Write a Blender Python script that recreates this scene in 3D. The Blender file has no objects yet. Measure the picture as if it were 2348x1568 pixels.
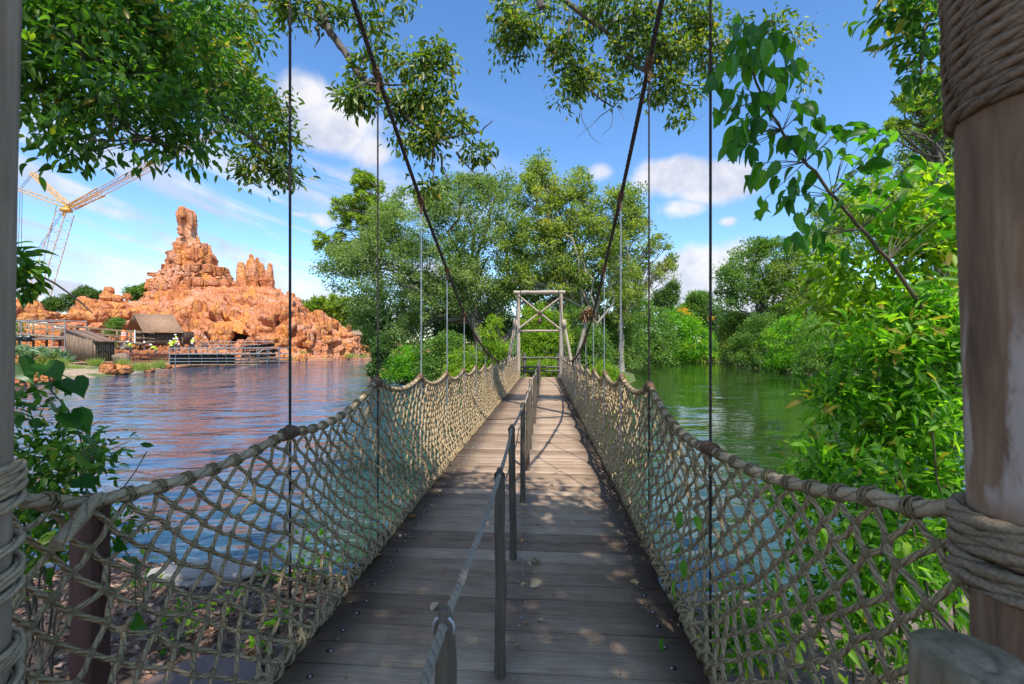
import bpy, math, random
import numpy as np
from mathutils import Vector, Matrix, noise

scene = bpy.context.scene
COL = scene.collection
PI = math.pi
# ------------------------------------------------------------------ camera
YAW = math.radians(4.14)
EYE = np.array([0.25, 0.0, 1.65])
FOC = 2347.0 * 16 / 36
R_ = np.array([math.cos(YAW), math.sin(YAW), 0.0])
F_ = np.array([-math.sin(YAW), math.cos(YAW), 0.0])
U_ = np.array([0.0, 0.0, 1.0])
cam_d = bpy.data.cameras.new('camera')
cam = bpy.data.objects.new('camera', cam_d)
COL.objects.link(cam)
cam.location = EYE
cam.rotation_euler = (math.radians(90), 0, YAW)
cam_d.sensor_width = 36
cam_d.lens = 16
cam_d.clip_start = 0.05
cam_d.clip_end = 4000
cam_d.dof.use_dof = True
cam_d.dof.focus_distance = 14
cam_d.dof.aperture_fstop = 5.0
scene.camera = cam
# ------------------------------------------------------------------ world and sun
TO_SUN = Vector((0.21, -0.50, 0.84)).normalized()
SUN_EL = math.asin(TO_SUN.z)
SUN_AZ = math.atan2(TO_SUN.x, TO_SUN.y)      # from +Y towards +X
world = bpy.data.worlds.new('World')
scene.world = world
world.use_nodes = True
wn, wl = world.node_tree.nodes, world.node_tree.links
wn.clear()


class NG:
    """small helper that writes node maths"""
    def __init__(self, nodes, links):
        self.n, self.l = nodes, links

    def new(self, t, **kw):
        x = self.n.new(t)
        for k, v in kw.items():
            setattr(x, k, v)
        return x

    def put(self, sock, v):
        if isinstance(v, bpy.types.NodeSocket):
            self.l.new(v, sock)
        elif v is not None:
            if hasattr(sock, 'default_value'):
                if sock.type == 'RGBA' and len(v) == 3:
                    v = (*v, 1)
                sock.default_value = v

    def m(self, op, a, b=None, c=None, clamp=False):
        x = self.new('ShaderNodeMath', operation=op, use_clamp=clamp)
        self.put(x.inputs[0], a)
        self.put(x.inputs[1], b)
        self.put(x.inputs[2], c)
        return x.outputs[0]

    def vm(self, op, a, b=None):
        x = self.new('ShaderNodeVectorMath', operation=op)
        self.put(x.inputs[0], a)
        self.put(x.inputs[1], b)
        return x.outputs[0]

    def comb(self, x, y, z):
        c = self.new('ShaderNodeCombineXYZ')
        self.put(c.inputs[0], x); self.put(c.inputs[1], y); self.put(c.inputs[2], z)
        return c.outputs[0]

    def sep(self, v):
        s = self.new('ShaderNodeSeparateXYZ')
        self.put(s.inputs[0], v)
        return s.outputs

    def noise(self, vec, scale, detail=3, rough=.55, dist=0):
        x = self.new('ShaderNodeTexNoise')
        self.put(x.inputs['Vector'], vec)
        x.inputs['Scale'].default_value = scale
        x.inputs['Detail'].default_value = detail
        x.inputs['Roughness'].default_value = rough
        x.inputs['Distortion'].default_value = dist
        return x.outputs[0]

    def voro(self, vec, scale, feature='F1', out=0):
        x = self.new('ShaderNodeTexVoronoi', feature=feature)
        self.put(x.inputs['Vector'], vec)
        x.inputs['Scale'].default_value = scale
        return x.outputs[out]

    def ramp(self, fac, stops):
        x = self.new('ShaderNodeValToRGB')
        self.put(x.inputs[0], fac)
        e = x.color_ramp.elements
        while len(e) < len(stops):
            e.new(0.5)
        for i, (p, c) in enumerate(stops):
            e[i].position = p
            e[i].color = (*c, 1) if not isinstance(c, (int, float)) else (c, c, c, 1)
        return x.outputs[0]

    def smooth(self, x, lo, hi):
        n = self.new('ShaderNodeMapRange', interpolation_type='SMOOTHSTEP', clamp=True)
        self.put(n.inputs[0], x); self.put(n.inputs[1], lo); self.put(n.inputs[2], hi)
        return n.outputs[0]

    def mix(self, f, a, b, blend='MIX'):
        n = self.new('ShaderNodeMix', data_type='RGBA', blend_type=blend)
        self.put(n.inputs[0], f); self.put(n.inputs[6], a); self.put(n.inputs[7], b)
        return n.outputs[2]

    def bump(self, h, strength=.5, dist=.02, normal=None):
        n = self.new('ShaderNodeBump')
        n.inputs['Strength'].default_value = strength
        n.inputs['Distance'].default_value = dist
        self.put(n.inputs['Height'], h)
        if normal is not None:
            self.put(n.inputs['Normal'], normal)
        return n.outputs[0]


G = NG(wn, wl)
sky = G.new('ShaderNodeTexSky', sky_type='NISHITA', sun_disc=False)
sky.sun_elevation = SUN_EL
sky.sun_rotation = SUN_AZ
sky.air_density = 1.0
sky.dust_density = 0.05
sky.ozone_density = 2.2
bg = G.new('ShaderNodeBackground')
SKY_STRENGTH = 0.15
bg.inputs[1].default_value = SKY_STRENGTH
hsv = G.new('ShaderNodeHueSaturation')
hsv.inputs['Saturation'].default_value = 1.16
wl.new(sky.outputs[0], hsv.inputs['Color'])
wl.new(G.mix(1.0, hsv.outputs[0], (.90, .98, 1.06), 'MULTIPLY'), bg.inputs[0])
tc = G.new('ShaderNodeTexCoord')
D = tc.outputs['Generated']
sx, sy, sz = G.sep(D)
az = G.m('ARCTAN2', sx, sy)
el = G.m('ARCSINE', sz)


def azel(xv, yv):
    d = F_ + (xv - 1173.5) / FOC * R_ + (784 - yv) / FOC * U_
    d = d / np.linalg.norm(d)
    return math.atan2(d[0], d[1]), math.asin(d[2])


fluff = G.noise(D, 7.0, 8, .62, .3)
fluff2 = G.noise(D, 26.0, 5, .6)
cl = G.m('MULTIPLY', G.m('SUBTRACT', fluff, .5), 2.6)
cl = G.m('ADD', cl, G.m('MULTIPLY', G.m('SUBTRACT', fluff2, .5), .55))
total = None
# cumulus puffs: centre and radii in angle
PUFFS = [(700, 220, 85, 70, 1.0), (760, 290, 120, 75, 1.05), (850, 345, 60, 50, .9),
         (1545, 400, 105, 50, 1.1), (1650, 415, 110, 55, 1.1), (1375, 395, 40, 30, .8), (1560, 480, 80, 30, .7),
         (1600, 640, 150, 70, 1.35), (1700, 600, 80, 60, .9), (1668, 508, 26, 14, .8), (745, 505, 50, 26, .75),
         (690, 492, 36, 10, .6), (770, 690, 70, 22, 1.0), (1750, 690, 130, 70, 1.0), (120, 660, 150, 30, 1.0), (1000, 640, 200, 60, .8)]
for (px, py, rx, ry, am) in PUFFS:
    a0, e0 = azel(px, py)
    a1, _ = azel(px + rx, py)
    _, e1 = azel(px, py - ry)
    da = G.m('DIVIDE', G.m('SUBTRACT', az, a0), abs(a1 - a0))
    de = G.m('DIVIDE', G.m('SUBTRACT', el, e0), abs(e1 - e0))
    r2 = G.m('ADD', G.m('MULTIPLY', da, da), G.m('MULTIPLY', de, de))
    g = G.m('MULTIPLY', G.m('EXPONENT', G.m('MULTIPLY', r2, -0.8)), am)
    total = g if total is None else G.m('MAXIMUM', total, g)
puff = G.m('ADD', total, G.m('MULTIPLY', cl, .42))
puff = G.m('MULTIPLY', G.smooth(puff, .36, .82), G.smooth(total, .08, .3))
# streaky high cloud, everywhere round the horizon, stronger towards the west (photo's left)
sv = G.comb(G.m('MULTIPLY', az, 2.2), G.m('ADD', G.m('MULTIPLY', el, 15), G.m('MULTIPLY', az, 4.0)), 3.1)
st = G.noise(sv, 1.25, 6, .58, .5)
band = G.m('MULTIPLY', G.smooth(el, .55, .22), G.smooth(az, .1, -.35))
streak = G.m('MULTIPLY', G.smooth(st, .43, .63), G.m('ADD', G.m('MULTIPLY', band, .8), 0.0))
low = G.m('MULTIPLY', G.smooth(el, .15, .0), .22)
# scattered cumulus added out of view, overhead and behind, to whiten the ambient
fill_cloud = G.m('MULTIPLY', G.smooth(G.noise(D, 3.3, 6, .6, .2), .47, .60), G.smooth(G.m('SUBTRACT', el, G.m('MULTIPLY', sy, .45)), .42, .66))
mask = G.m('MAXIMUM', G.m('MAXIMUM', puff, G.m('ADD', streak, low, clamp=True)), G.m('MULTIPLY', fill_cloud, .8))
shade = G.mix(G.smooth(G.noise(D, 9.0, 5, .6), .35, .65), (.62, .66, .80), (.97, .95, .96))
bgc = G.new('ShaderNodeBackground')
wl.new(shade, bgc.inputs[0])
bgc.inputs[1].default_value = 0.66
mixw = G.new('ShaderNodeMixShader')
wl.new(G.m('MULTIPLY', mask, .93), mixw.inputs[0])
wl.new(bg.outputs[0], mixw.inputs[1])
wl.new(bgc.outputs[0], mixw.inputs[2])
wout = G.new('ShaderNodeOutputWorld')
wl.new(mixw.outputs[0], wout.inputs[0])

sun_d = bpy.data.lights.new('sun', 'SUN')
sun_d.energy = 4.0
sun_d.angle = math.radians(0.5)
sun_d.color = (1.0, 0.945, 0.86)
sun = bpy.data.objects.new('sun', sun_d)
COL.objects.link(sun)
sun.location = (20, -20, 50)
sun.rotation_euler = TO_SUN.to_track_quat('Z', 'Y').to_euler()

vs = scene.view_settings
vs.view_transform = 'Standard'
vs.look = 'None'
vs.gamma = 1.0
vs.use_curve_mapping = False
vs.exposure = 0.68
scene.cycles.max_bounces = 8
scene.cycles.diffuse_bounces = 4
scene.cycles.glossy_bounces = 4
scene.cycles.transmission_bounces = 4
scene.cycles.transparent_max_bounces = 8
scene.cycles.use_denoising = True


# ------------------------------------------------------------------ helpers
def P(xv, yv, d):
    """the place at depth d (metres along the view axis) that the photograph shows at (xv, yv)"""
    return EYE + d * F_ + (xv - 1173.5) / FOC * d * R_ + (784 - yv) / FOC * d * U_


def gx(xv, d, z=0.0):
    p = EYE + d * F_ + (xv - 1173.5) / FOC * d * R_
    p[2] = z
    return p


def tag(o, label=None, cat=None, group=None, kind=None):
    if label: o['label'] = label
    if cat: o['category'] = cat
    if group: o['group'] = group
    if kind: o['kind'] = kind
    return o


def empty(name, loc=(0, 0, 0), label=None, cat=None, group=None, rz=0.0):
    o = bpy.data.objects.new(name, None)
    o.empty_display_size = .3
    COL.objects.link(o)
    o.location = Vector(loc)
    o.rotation_euler = (0, 0, rz)
    return tag(o, label, cat, group)


def link(name, me, parent=None, mat=None, origin=None):
    """link a mesh; vertices are in world space when the parent is unrotated, so shift them by the parent's place"""
    o = bpy.data.objects.new(name, me)
    COL.objects.link(o)
    if mat is not None and not me.materials:
        me.materials.append(mat)
    if parent is not None:
        o.parent = parent
        if origin is None:
            q = parent
            off = Vector((0, 0, 0))
            while q is not None:
                off += Vector(q.location)
                q = q.parent
            o.location = -off
        else:
            o.location = origin
    return o


def nmesh(name, V, F, mat=None, smooth=False, attr=None, tw=None, mats=None, mi=None):
    """numpy arrays to a mesh; F: one array or a list of arrays (tris and quads)"""
    V = np.asarray(V, dtype=np.float32).reshape(-1, 3)
    Fs = F if isinstance(F, list) and np.ndim(F[0]) == 2 else [F]
    Fs = [np.asarray(f, dtype=np.int32) for f in Fs if len(f)]
    me = bpy.data.meshes.new(name)
    me.vertices.add(len(V))
    me.vertices.foreach_set('co', V.ravel())
    loops = np.concatenate([f.ravel() for f in Fs])
    tot = np.concatenate([np.full(len(f), f.shape[1], np.int32) for f in Fs])
    start = np.concatenate([[0], np.cumsum(tot)[:-1]]).astype(np.int32)
    me.loops.add(len(loops))
    me.loops.foreach_set('vertex_index', loops)
    me.polygons.add(len(tot))
    me.polygons.foreach_set('loop_start', start)
    try:
        me.polygons.foreach_set('loop_total', tot)
    except Exception:
        pass
    if attr is not None:
        a = me.attributes.new('tint', 'FLOAT', 'POINT')
        a.data.foreach_set('value', np.asarray(attr, np.float32))
    if tw is not None:
        a = me.attributes.new('tw', 'FLOAT_VECTOR', 'POINT')
        a.data.foreach_set('vector', np.asarray(tw, np.float32).ravel())
    for m in (mats or ([mat] if mat else [])):
        me.materials.append(m)
    if mi is not None:
        me.polygons.foreach_set('material_index', np.asarray(mi, np.int32))
    if smooth:
        me.polygons.foreach_set('use_smooth', np.ones(len(tot), bool))
    me.update(calc_edges=True)
    me.validate()
    return me


class MB:
    """collects pieces into ONE mesh"""
    def __init__(self):
        self.V, self.Q, self.T, self.W, self.n = [], [], [], [], 0

    def add(self, V, quads=(), tris=(), tw=None):
        V = np.asarray(V, float).reshape(-1, 3)
        self.V.append(V)
        if len(quads): self.Q.append(np.asarray(quads) + self.n)
        if len(tris): self.T.append(np.asarray(tris) + self.n)
        self.W.append(np.zeros((len(V), 3)) if tw is None else np.asarray(tw).reshape(-1, 3))
        self.n += len(V)
        return self

    def box(self, c, s, ax=None, taper=1.0):
        """box of size s at c; ax: three axis vectors; taper scales the top"""
        A = np.eye(3) if ax is None else np.asarray(ax)
        k = np.array([[-1, -1, -1], [1, -1, -1], [1, 1, -1], [-1, 1, -1], [-1, -1, 1], [1, -1, 1], [1, 1, 1], [-1, 1, 1]]) * .5
        k = k * np.asarray(s)
        k[4:, :2] *= taper
        q = [[0, 3, 2, 1], [4, 5, 6, 7], [0, 1, 5, 4], [1, 2, 6, 5], [2, 3, 7, 6], [3, 0, 4, 7]]
        V = np.asarray(c) + k @ A
        return self.add(V, q, tw=k[:, [0, 2, 1]])

    def tube(self, pts, r, n=8, cap=True, twist=None, closed=False):
        """tube through pts; r scalar or list; twist=(strands, pitch, depth) gives a laid rope"""
        pts = np.asarray(pts, float)
        m = len(pts)
        r = np.broadcast_to(np.asarray(r, float), (m,))
        d = np.gradient(pts, axis=0)
        d /= np.linalg.norm(d, axis=1)[:, None] + 1e-12
        ref = np.array([0, 0, 1.0]) if abs(d[0][2]) < .9 else np.array([1.0, 0, 0])
        s0 = np.cross(d[0], ref); s0 /= np.linalg.norm(s0)
        S = [s0]
        for i in range(1, m):
            s = S[-1] - d[i] * np.dot(S[-1], d[i])
            nn = np.linalg.norm(s)
            S.append(s / nn if nn > 1e-9 else S[-1])
        S = np.array(S)
        B = np.cross(d, S)
        L = np.concatenate([[0], np.cumsum(np.linalg.norm(np.diff(pts, axis=0), axis=1))])
        th = np.linspace(0, 2 * PI, n + 1)
        rr = np.repeat(r[:, None], n + 1, 1)
        if twist:
            k, pitch, dep = twist
            rr = rr * (1 - dep + dep * np.abs(np.cos(k * .5 * (th[None] - 2 * PI * L[:, None] / pitch))) * 1.6)
        V = pts[:, None] + rr[..., None] * (np.cos(th)[None, :, None] * S[:, None] + np.sin(th)[None, :, None] * B[:, None])
        i, j = np.meshgrid(np.arange(m - 1), np.arange(n), indexing='ij')
        a = i * (n + 1) + j
        q = np.stack([a, a + 1, a + n + 2, a + n + 1], -1).reshape(-1, 4)
        tw = np.stack([np.repeat(th[None] / (2 * PI), m, 0), np.repeat(L[:, None], n + 1, 1), np.zeros((m, n + 1))], -1)
        self.add(V.reshape(-1, 3), q, tw=tw)
        if cap:
            for e, o in ((0, 1), (m - 1, -1)):
                c = pts[e]
                ring = V[e, :n]
                f = [[0, 1 + (k + 1) % n, 1 + k] if o == 1 else [0, 1 + k, 1 + (k + 1) % n] for k in range(n)]
                self.add(np.vstack([c[None], ring]), tris=f, tw=np.tile([0, L[e], 0], (n + 1, 1)))
        return self

    def ball(self, c, s, nu=10, nv=7, jit=0, rng=None):
        th = np.linspace(0, 2 * PI, nu, endpoint=False)
        ph = np.linspace(0, PI, nv)
        V = np.array([[math.sin(p) * math.cos(t), math.sin(p) * math.sin(t), math.cos(p)] for p in ph for t in th])
        if jit:
            V = V * (1 + jit * (rng.random((len(V), 1)) - .5))
        q = [[i * nu + j, (i + 1) * nu + j, (i + 1) * nu + (j + 1) % nu, i * nu + (j + 1) % nu] for i in range(nv - 1) for j in range(nu)]
        return self.add(np.asarray(c) + V * np.asarray(s), q)

    def mesh(self, name, mat=None, smooth=False, tint=None):
        F = []
        if self.Q: F.append(np.concatenate(self.Q))
        if self.T: F.append(np.concatenate(self.T))
        V = np.concatenate(self.V)
        return nmesh(name, V, F, mat, smooth, tw=np.concatenate(self.W), attr=None if tint is None else np.full(len(V), tint))

    def obj(self, name, mat=None, parent=None, smooth=False):
        return link(name, self.mesh(name, mat, smooth), parent)


def bevel(o, w=.01, seg=1):
    b = o.modifiers.new('bevel', 'BEVEL')
    b.width = w; b.segments = seg; b.limit_method = 'ANGLE'
    return o


# ------------------------------------------------------------------ materials
def mat(name):
    m = bpy.data.materials.new(name)
    m.use_nodes = True
    m.node_tree.nodes.clear()
    g = NG(m.node_tree.nodes, m.node_tree.links)
    out = g.new('ShaderNodeOutputMaterial')
    b = g.new('ShaderNodeBsdfPrincipled')
    m.node_tree.links.new(b.outputs[0], out.inputs[0])
    return m, g, b, out


def simple(name, col, rough=.6, metal=0.0, var=.25, scale=6.0, bumpd=.004):
    m, g, b, out = mat(name)
    tcn = g.new('ShaderNodeTexCoord').outputs['Object']
    n = g.noise(tcn, scale, 5)
    c = np.array(col)
    g.put(b.inputs['Base Color'], g.ramp(n, [(.25, tuple(c * (1 - var))), (.75, tuple(np.minimum(c * (1 + var), .95)))]))
    b.inputs['Roughness'].default_value = rough
    b.inputs['Metallic'].default_value = metal
    if bumpd:
        g.put(b.inputs['Normal'], g.bump(g.noise(tcn, scale * 4, 4), .5, bumpd))
    return m


def leaf_mat(name, c0, c1, c2, trans=.38, obj_random=False, gloss=.45, tr_gain=2.2, dead=False):
    m, g, b, out = mat(name)
    if obj_random:
        t = g.new('ShaderNodeObjectInfo').outputs['Random']
    else:
        a = g.new('ShaderNodeAttribute'); a.attribute_name = 'tint'
        t = a.outputs['Fac']
    c = g.ramp(t, [(.05, c0), (.5, c1), (.90, c2)] + ([(.985, tuple((np.array(c2) + (.34, .34, .05)) / 2)), (1.0, (.32, .25, .05))] if dead else []))
    g.put(b.inputs['Base Color'], c)
    b.inputs['Roughness'].default_value = gloss
    b.inputs['Specular IOR Level'].default_value = .35
    tr = g.new('ShaderNodeBsdfTranslucent')
    g.put(tr.inputs[0], g.mix(1.0, c, (1.15 * tr_gain, 1.25 * tr_gain, .35 * tr_gain), 'MULTIPLY'))
    ms = g.new('ShaderNodeMixShader')
    ms.inputs[0].default_value = trans
    g.l.new(b.outputs[0], ms.inputs[1])
    g.l.new(tr.outputs[0], ms.inputs[2])
    g.l.new(ms.outputs[0], out.inputs[0])
    return m


def wood_mat(name, dark, light, scale=14.0, stretch=(1, 1, .08), rough=.8, bumpd=.006, moss=None):
    m, g, b, out = mat(name)
    tcn = g.new('ShaderNodeTexCoord').outputs['Object']
    v = g.vm('MULTIPLY', tcn, stretch)
    n = g.noise(v, scale, 6, .62, .6)
    big = g.noise(tcn, 2.3, 4)
    f = g.m('ADD', g.m('MULTIPLY', n, .7), g.m('MULTIPLY', big, .3))
    c = g.ramp(f, [(.32, dark), (.52, tuple((np.array(dark) + np.array(light)) / 2)), (.7, light)])
    if moss is not None:
        c = g.mix(g.m('MULTIPLY', g.smooth(g.noise(tcn, 5, 5), .5, .7), .7), c, moss)
    g.put(b.inputs['Base Color'], c)
    b.inputs['Roughness'].default_value = rough
    g.put(b.inputs['Normal'], g.bump(n, .7, bumpd))
    return m


def rope_mat(name, dark, light, pitch=.06, strands=3, strength=.9, dist=.008, dirt=.5):
    m, g, b, out = mat(name)
    a = g.new('ShaderNodeAttribute'); a.attribute_name = 'tw'
    u, v, w = g.sep(a.outputs['Vector'])
    ph = g.m('ADD', g.m('MULTIPLY', u, 2 * PI * strands), g.m('MULTIPLY', v, 2 * PI / pitch))
    s = g.m('ABSOLUTE', g.m('SINE', g.m('MULTIPLY', ph, .5)))
    tcn = g.new('ShaderNodeTexCoord').outputs['Object']
    n = g.noise(tcn, 3.0, 5, .65)
    f2 = g.noise(tcn, 120.0, 3)
    c = g.ramp(g.m('ADD', g.m('MULTIPLY', n, dirt), g.m('MULTIPLY', f2, 1 - dirt)), [(.3, dark), (.65, light)])
    c = g.mix(g.m('MULTIPLY', g.smooth(s, .45, .0), .6), c, tuple(np.array(dark) * .45))
    g.put(b.inputs['Base Color'], c)
    b.inputs['Roughness'].default_value = .9
    b.inputs['Specular IOR Level'].default_value = .2
    g.put(b.inputs['Normal'], g.bump(g.m('ADD', s, g.m('MULTIPLY', f2, .25)), strength, dist))
    return m


M_rope = rope_mat('weathered_rope', (.22, .152, .078), (.60, .455, .265))
M_rope_top = rope_mat('laid_rope', (.22, .155, .09), (.58, .45, .285), pitch=.12, dist=.006)
M_rope_dark = rope_mat('mossy_rope', (.14, .10, .05), (.38, .295, .16), pitch=.1)
M_rope_grey = rope_mat('grey_rope', (.15, .108, .07), (.43, .33, .215), pitch=.14)
M_rope_wrap = rope_mat('brown_rope', (.12, .08, .052), (.36, .25, .165), pitch=.07)
M_cable = rope_mat('dark_cable', (.035, .028, .026), (.10, .082, .075), pitch=.05)
M_lash = rope_mat('brown_lashing', (.085, .052, .032), (.24, .15, .09), pitch=.04)
M_post_rope = rope_mat('thin_rope', (.20, .17, .13), (.42, .36, .28), pitch=.03, dist=.003)
M_post = wood_mat('weathered_post', (.16, .112, .072), (.50, .375, .26))
M_rail_post = wood_mat('dark_stake', (.05, .037, .026), (.17, .13, .095), scale=30, moss=(.06, .075, .03))
M_brown = wood_mat('red_brown_post', (.055, .022, .016), (.15, .065, .045), scale=18)
M_tower = wood_mat('pale_timber', (.24, .18, .125), (.52, .43, .32), scale=20)
M_tower_h = wood_mat('pale_timber_beam', (.24, .185, .13), (.50, .42, .32), scale=20, stretch=(.1, 1, 1))
M_shed = wood_mat('grey_boards', (.09, .058, .038), (.32, .225, .15), scale=7)
M_shed_roof = wood_mat('brown_roof_planks', (.13, .07, .045), (.40, .24, .16), scale=7)
M_barn = wood_mat('dark_boards', (.05, .032, .02), (.19, .125, .08), scale=6)
M_trestle = wood_mat('trestle_timber', (.16, .11, .065), (.44, .32, .20), scale=5, stretch=(.3, .3, .3))
M_bark = wood_mat('bark', (.045, .037, .03), (.21, .175, .135), scale=9, stretch=(1, 1, .3), bumpd=.03)
M_bark_pale = wood_mat('pale_bark', (.15, .13, .10), (.40, .36, .29), scale=9, stretch=(1, 1, .3), bumpd=.02)
M_twig = simple('twig_bark', (.10, .08, .055), .8)
M_stem = simple('green_stem', (.10, .085, .05), .7)
M_steel = simple('galvanised_steel', (.42, .43, .45), .45, .7)
M_pipe = simple('scaffold_pipe', (.34, .34, .34), .5, .3)
M_bolt = simple('bolt_steel', (.35, .34, .33), .35, .9, bumpd=0)
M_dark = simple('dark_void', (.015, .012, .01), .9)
M_yellow = simple('crane_yellow', (.62, .36, .08), .5)
M_crane_pale = simple('crane_lattice', (.60, .42, .27), .5)
M_black_sheet = simple('black_sheeting', (.014, .024, .022), .8, scale=1.5, bumpd=.05)
M_vest = simple('safety_vest', (.55, .85, .06), .7, bumpd=0)
M_vest_o = simple('orange_vest', (.85, .22, .04), .7, bumpd=0)
M_helmet = simple('white_helmet', (.8, .8, .78), .35, bumpd=0)
M_skin = simple('skin', (.42, .25, .17), .6, bumpd=0)
M_trouser = simple('work_trousers', (.05, .055, .075), .85, bumpd=0)
M_white = simple('white_paint', (.78, .78, .76), .5)
M_orange = simple('orange_plastic', (.8, .2, .04), .45)
M_deckbeam = wood_mat('deck_beam', (.05, .04, .03), (.16, .13, .10), stretch=(1, .1, 1))
M_purple = simple('worn_lid', (.15, .095, .075), .55, scale=5)
M_barrel = wood_mat('barrel_wood', (.12, .06, .03), (.34, .18, .09), scale=10)
M_fence = wood_mat('rail_fence', (.06, .05, .045), (.2, .165, .14), stretch=(.1, 1, 1))

L_over = leaf_mat('dark_overhead_leaf', (.028, .075, .014), (.055, .14, .022), (.13, .25, .035), .42, gloss=.38, dead=True)
L_over_o = leaf_mat('dark_overhead_leaf_single', (.028, .075, .014), (.055, .14, .022), (.13, .25, .035), .42, True, gloss=.38, dead=True)
L_limb = leaf_mat('olive_leaf', (.045, .085, .018), (.085, .145, .028), (.19, .24, .045), .36, gloss=.4, dead=True)
L_heart = leaf_mat('heart_leaf', (.012, .065, .008), (.022, .095, .01), (.04, .14, .015), .4, True, gloss=.35)
L_big = leaf_mat('broad_leaf', (.025, .10, .012), (.045, .16, .018), (.10, .26, .025), .45, True, gloss=.4)
L_fresh = leaf_mat('fresh_leaf', (.035, .11, .012), (.10, .25, .022), (.24, .43, .04), .5, gloss=.45, dead=True)
L_fresh_o = leaf_mat('fresh_leaf_single', (.035, .11, .012), (.10, .25, .022), (.24, .43, .04), .5, True, gloss=.45, dead=True)
L_lime = leaf_mat('lime_leaf', (.09, .18, .014), (.19, .31, .022), (.34, .42, .04), .48, gloss=.45, dead=True)
L_oak = leaf_mat('grey_green_leaf', (.075, .13, .045), (.155, .225, .082), (.27, .335, .145), .38)
L_yel = leaf_mat('yellow_green_leaf', (.085, .14, .03), (.175, .24, .062), (.33, .365, .12), .4, dead=True)
L_mid = leaf_mat('mid_green_leaf', (.05, .11, .025), (.105, .195, .042), (.20, .30, .075), .38)
L_deep = leaf_mat('deep_green_leaf', (.03, .075, .022), (.065, .13, .036), (.12, .20, .055), .34)
L_hedge = leaf_mat('hedge_leaf', (.06, .13, .015), (.16, .27, .025), (.36, .45, .05), .42, dead=True)
L_pine = leaf_mat('pine_needles', (.08, .14, .025), (.18, .27, .045), (.34, .40, .08), .4)
L_flower = leaf_mat('orange_blossom', (.5, .22, .02), (.65, .32, .02), (.7, .42, .05), .3)
L_grass = leaf_mat('grass_blades', (.10, .16, .03), (.24, .30, .07), (.42, .42, .16), .35)
L_agave = leaf_mat('grey_agave', (.10, .17, .09), (.20, .30, .17), (.32, .42, .26), .15)
L_litter = leaf_mat('dry_litter', (.09, .05, .035), (.25, .14, .09), (.48, .32, .22), .1, tr_gain=.7)
L_fallen = leaf_mat('fallen_leaf_tan', (.42, .22, .08), (.58, .36, .16), (.62, .45, .26), .1, True, tr_gain=.6)
L_brown = leaf_mat('dead_frond', (.16, .08, .05), (.26, .14, .08), (.36, .22, .13), .2, tr_gain=.7)
# ------------------------------------------------------------------ leaves, crowns, trees
LEAF = {
    'l4': (np.array([[0, 0, 0], [.45, -.5, .12], [1, 0, -.05], [.45, .5, .12]]), np.array([[0, 1, 2], [0, 2, 3]])),
    'l8': (np.array([[0, 0, 0], [.26, -.40, .08], [.62, -.42, .05], [1, 0, -.12], [.62, .42, .05], [.26, .40, .08], [.3, 0, -.02], [.65, 0, -.05]]),
           np.array([[0, 1, 6], [1, 2, 7], [1, 7, 6], [2, 3, 7], [0, 6, 5], [6, 7, 4], [6, 4, 5], [7, 3, 4]])),
    'heart': (np.array([[0, 0, 0], [-.14, -.28, .05], [.12, -.52, .07], [.5, -.42, .04], [1, 0, -.1], [.5, .42, .04], [.12, .52, .07], [-.14, .28, .05], [.4, 0, -.03]]),
              np.array([[0, 1, 2], [0, 2, 8], [2, 3, 8], [3, 4, 8], [8, 4, 5], [8, 5, 6], [0, 8, 6], [0, 6, 7]])),
    'blade': (np.array([[0, -.5, 0], [0, .5, 0], [.6, .35, .0], [.6, -.35, .0], [1, 0, -.1]]), np.array([[0, 1, 2], [0, 2, 3], [3, 2, 4]])),
}


def oval(n=7, w=.5):
    t = np.linspace(0, 1, n)
    ww = np.sin(PI * np.clip(t, 0, 1) ** .8) ** .85 * .5
    V, F = [], []
    for k in range(n):
        dz = -.16 * t[k] ** 2
        V += [[t[k], -ww[k], dz + .16 * ww[k]], [t[k], 0, dz - .01], [t[k], ww[k], dz + .16 * ww[k]]]
    for k in range(n - 1):
        a = 3 * k
        F += [[a, a + 3, a + 1], [a + 1, a + 3, a + 4], [a + 1, a + 4, a + 2], [a + 2, a + 4, a + 5]]
    return np.array(V), np.array(F)


def heart(n=16):
    th = np.linspace(0, 2 * PI, n, endpoint=False)
    x = 16 * np.sin(th) ** 3
    y = 13 * np.cos(th) - 5 * np.cos(2 * th) - 2 * np.cos(3 * th) - np.cos(4 * th)
    a = (5 - y) / 22.0
    b = x / 30.0
    z = .10 * np.abs(b) - .14 * np.clip(a, 0, 1) ** 2
    V = [[.35, 0, -.03], [.08, 0, 0]] + [[p, q, r] for p, q, r in zip(a, b, z)]
    F = [[0, 2 + k, 2 + (k + 1) % n] for k in range(n)]
    return np.array(V), np.array(F)


LEAF['oval'] = oval()
LEAF['heart'] = heart()


def unit(a):
    return a / (np.linalg.norm(a, axis=-1, keepdims=True) + 1e-9)


def leaf_arrays(pos, axis, size, rng, kind='l4', width=.5, up=.6):
    T, F = LEAF[kind]
    N = len(pos)
    ax = unit(axis)
    nrm = rng.normal(size=(N, 3))
    nrm[:, 2] = np.abs(nrm[:, 2]) * (1 - up) + up * 1.6
    nrm -= ax * (nrm * ax).sum(1, keepdims=True)
    nrm = unit(nrm)
    side = np.cross(nrm, ax)
    s = np.broadcast_to(np.asarray(size), (N,))[:, None]
    V = pos[:, None] + s[:, None] * (T[None, :, 0:1] * ax[:, None] + T[None, :, 1:2] * width * side[:, None] + T[None, :, 2:3] * nrm[:, None])
    FF = F[None] + (np.arange(N) * len(T))[:, None, None]
    return V.reshape(-1, 3), FF.reshape(-1, 3), len(T)


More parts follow.
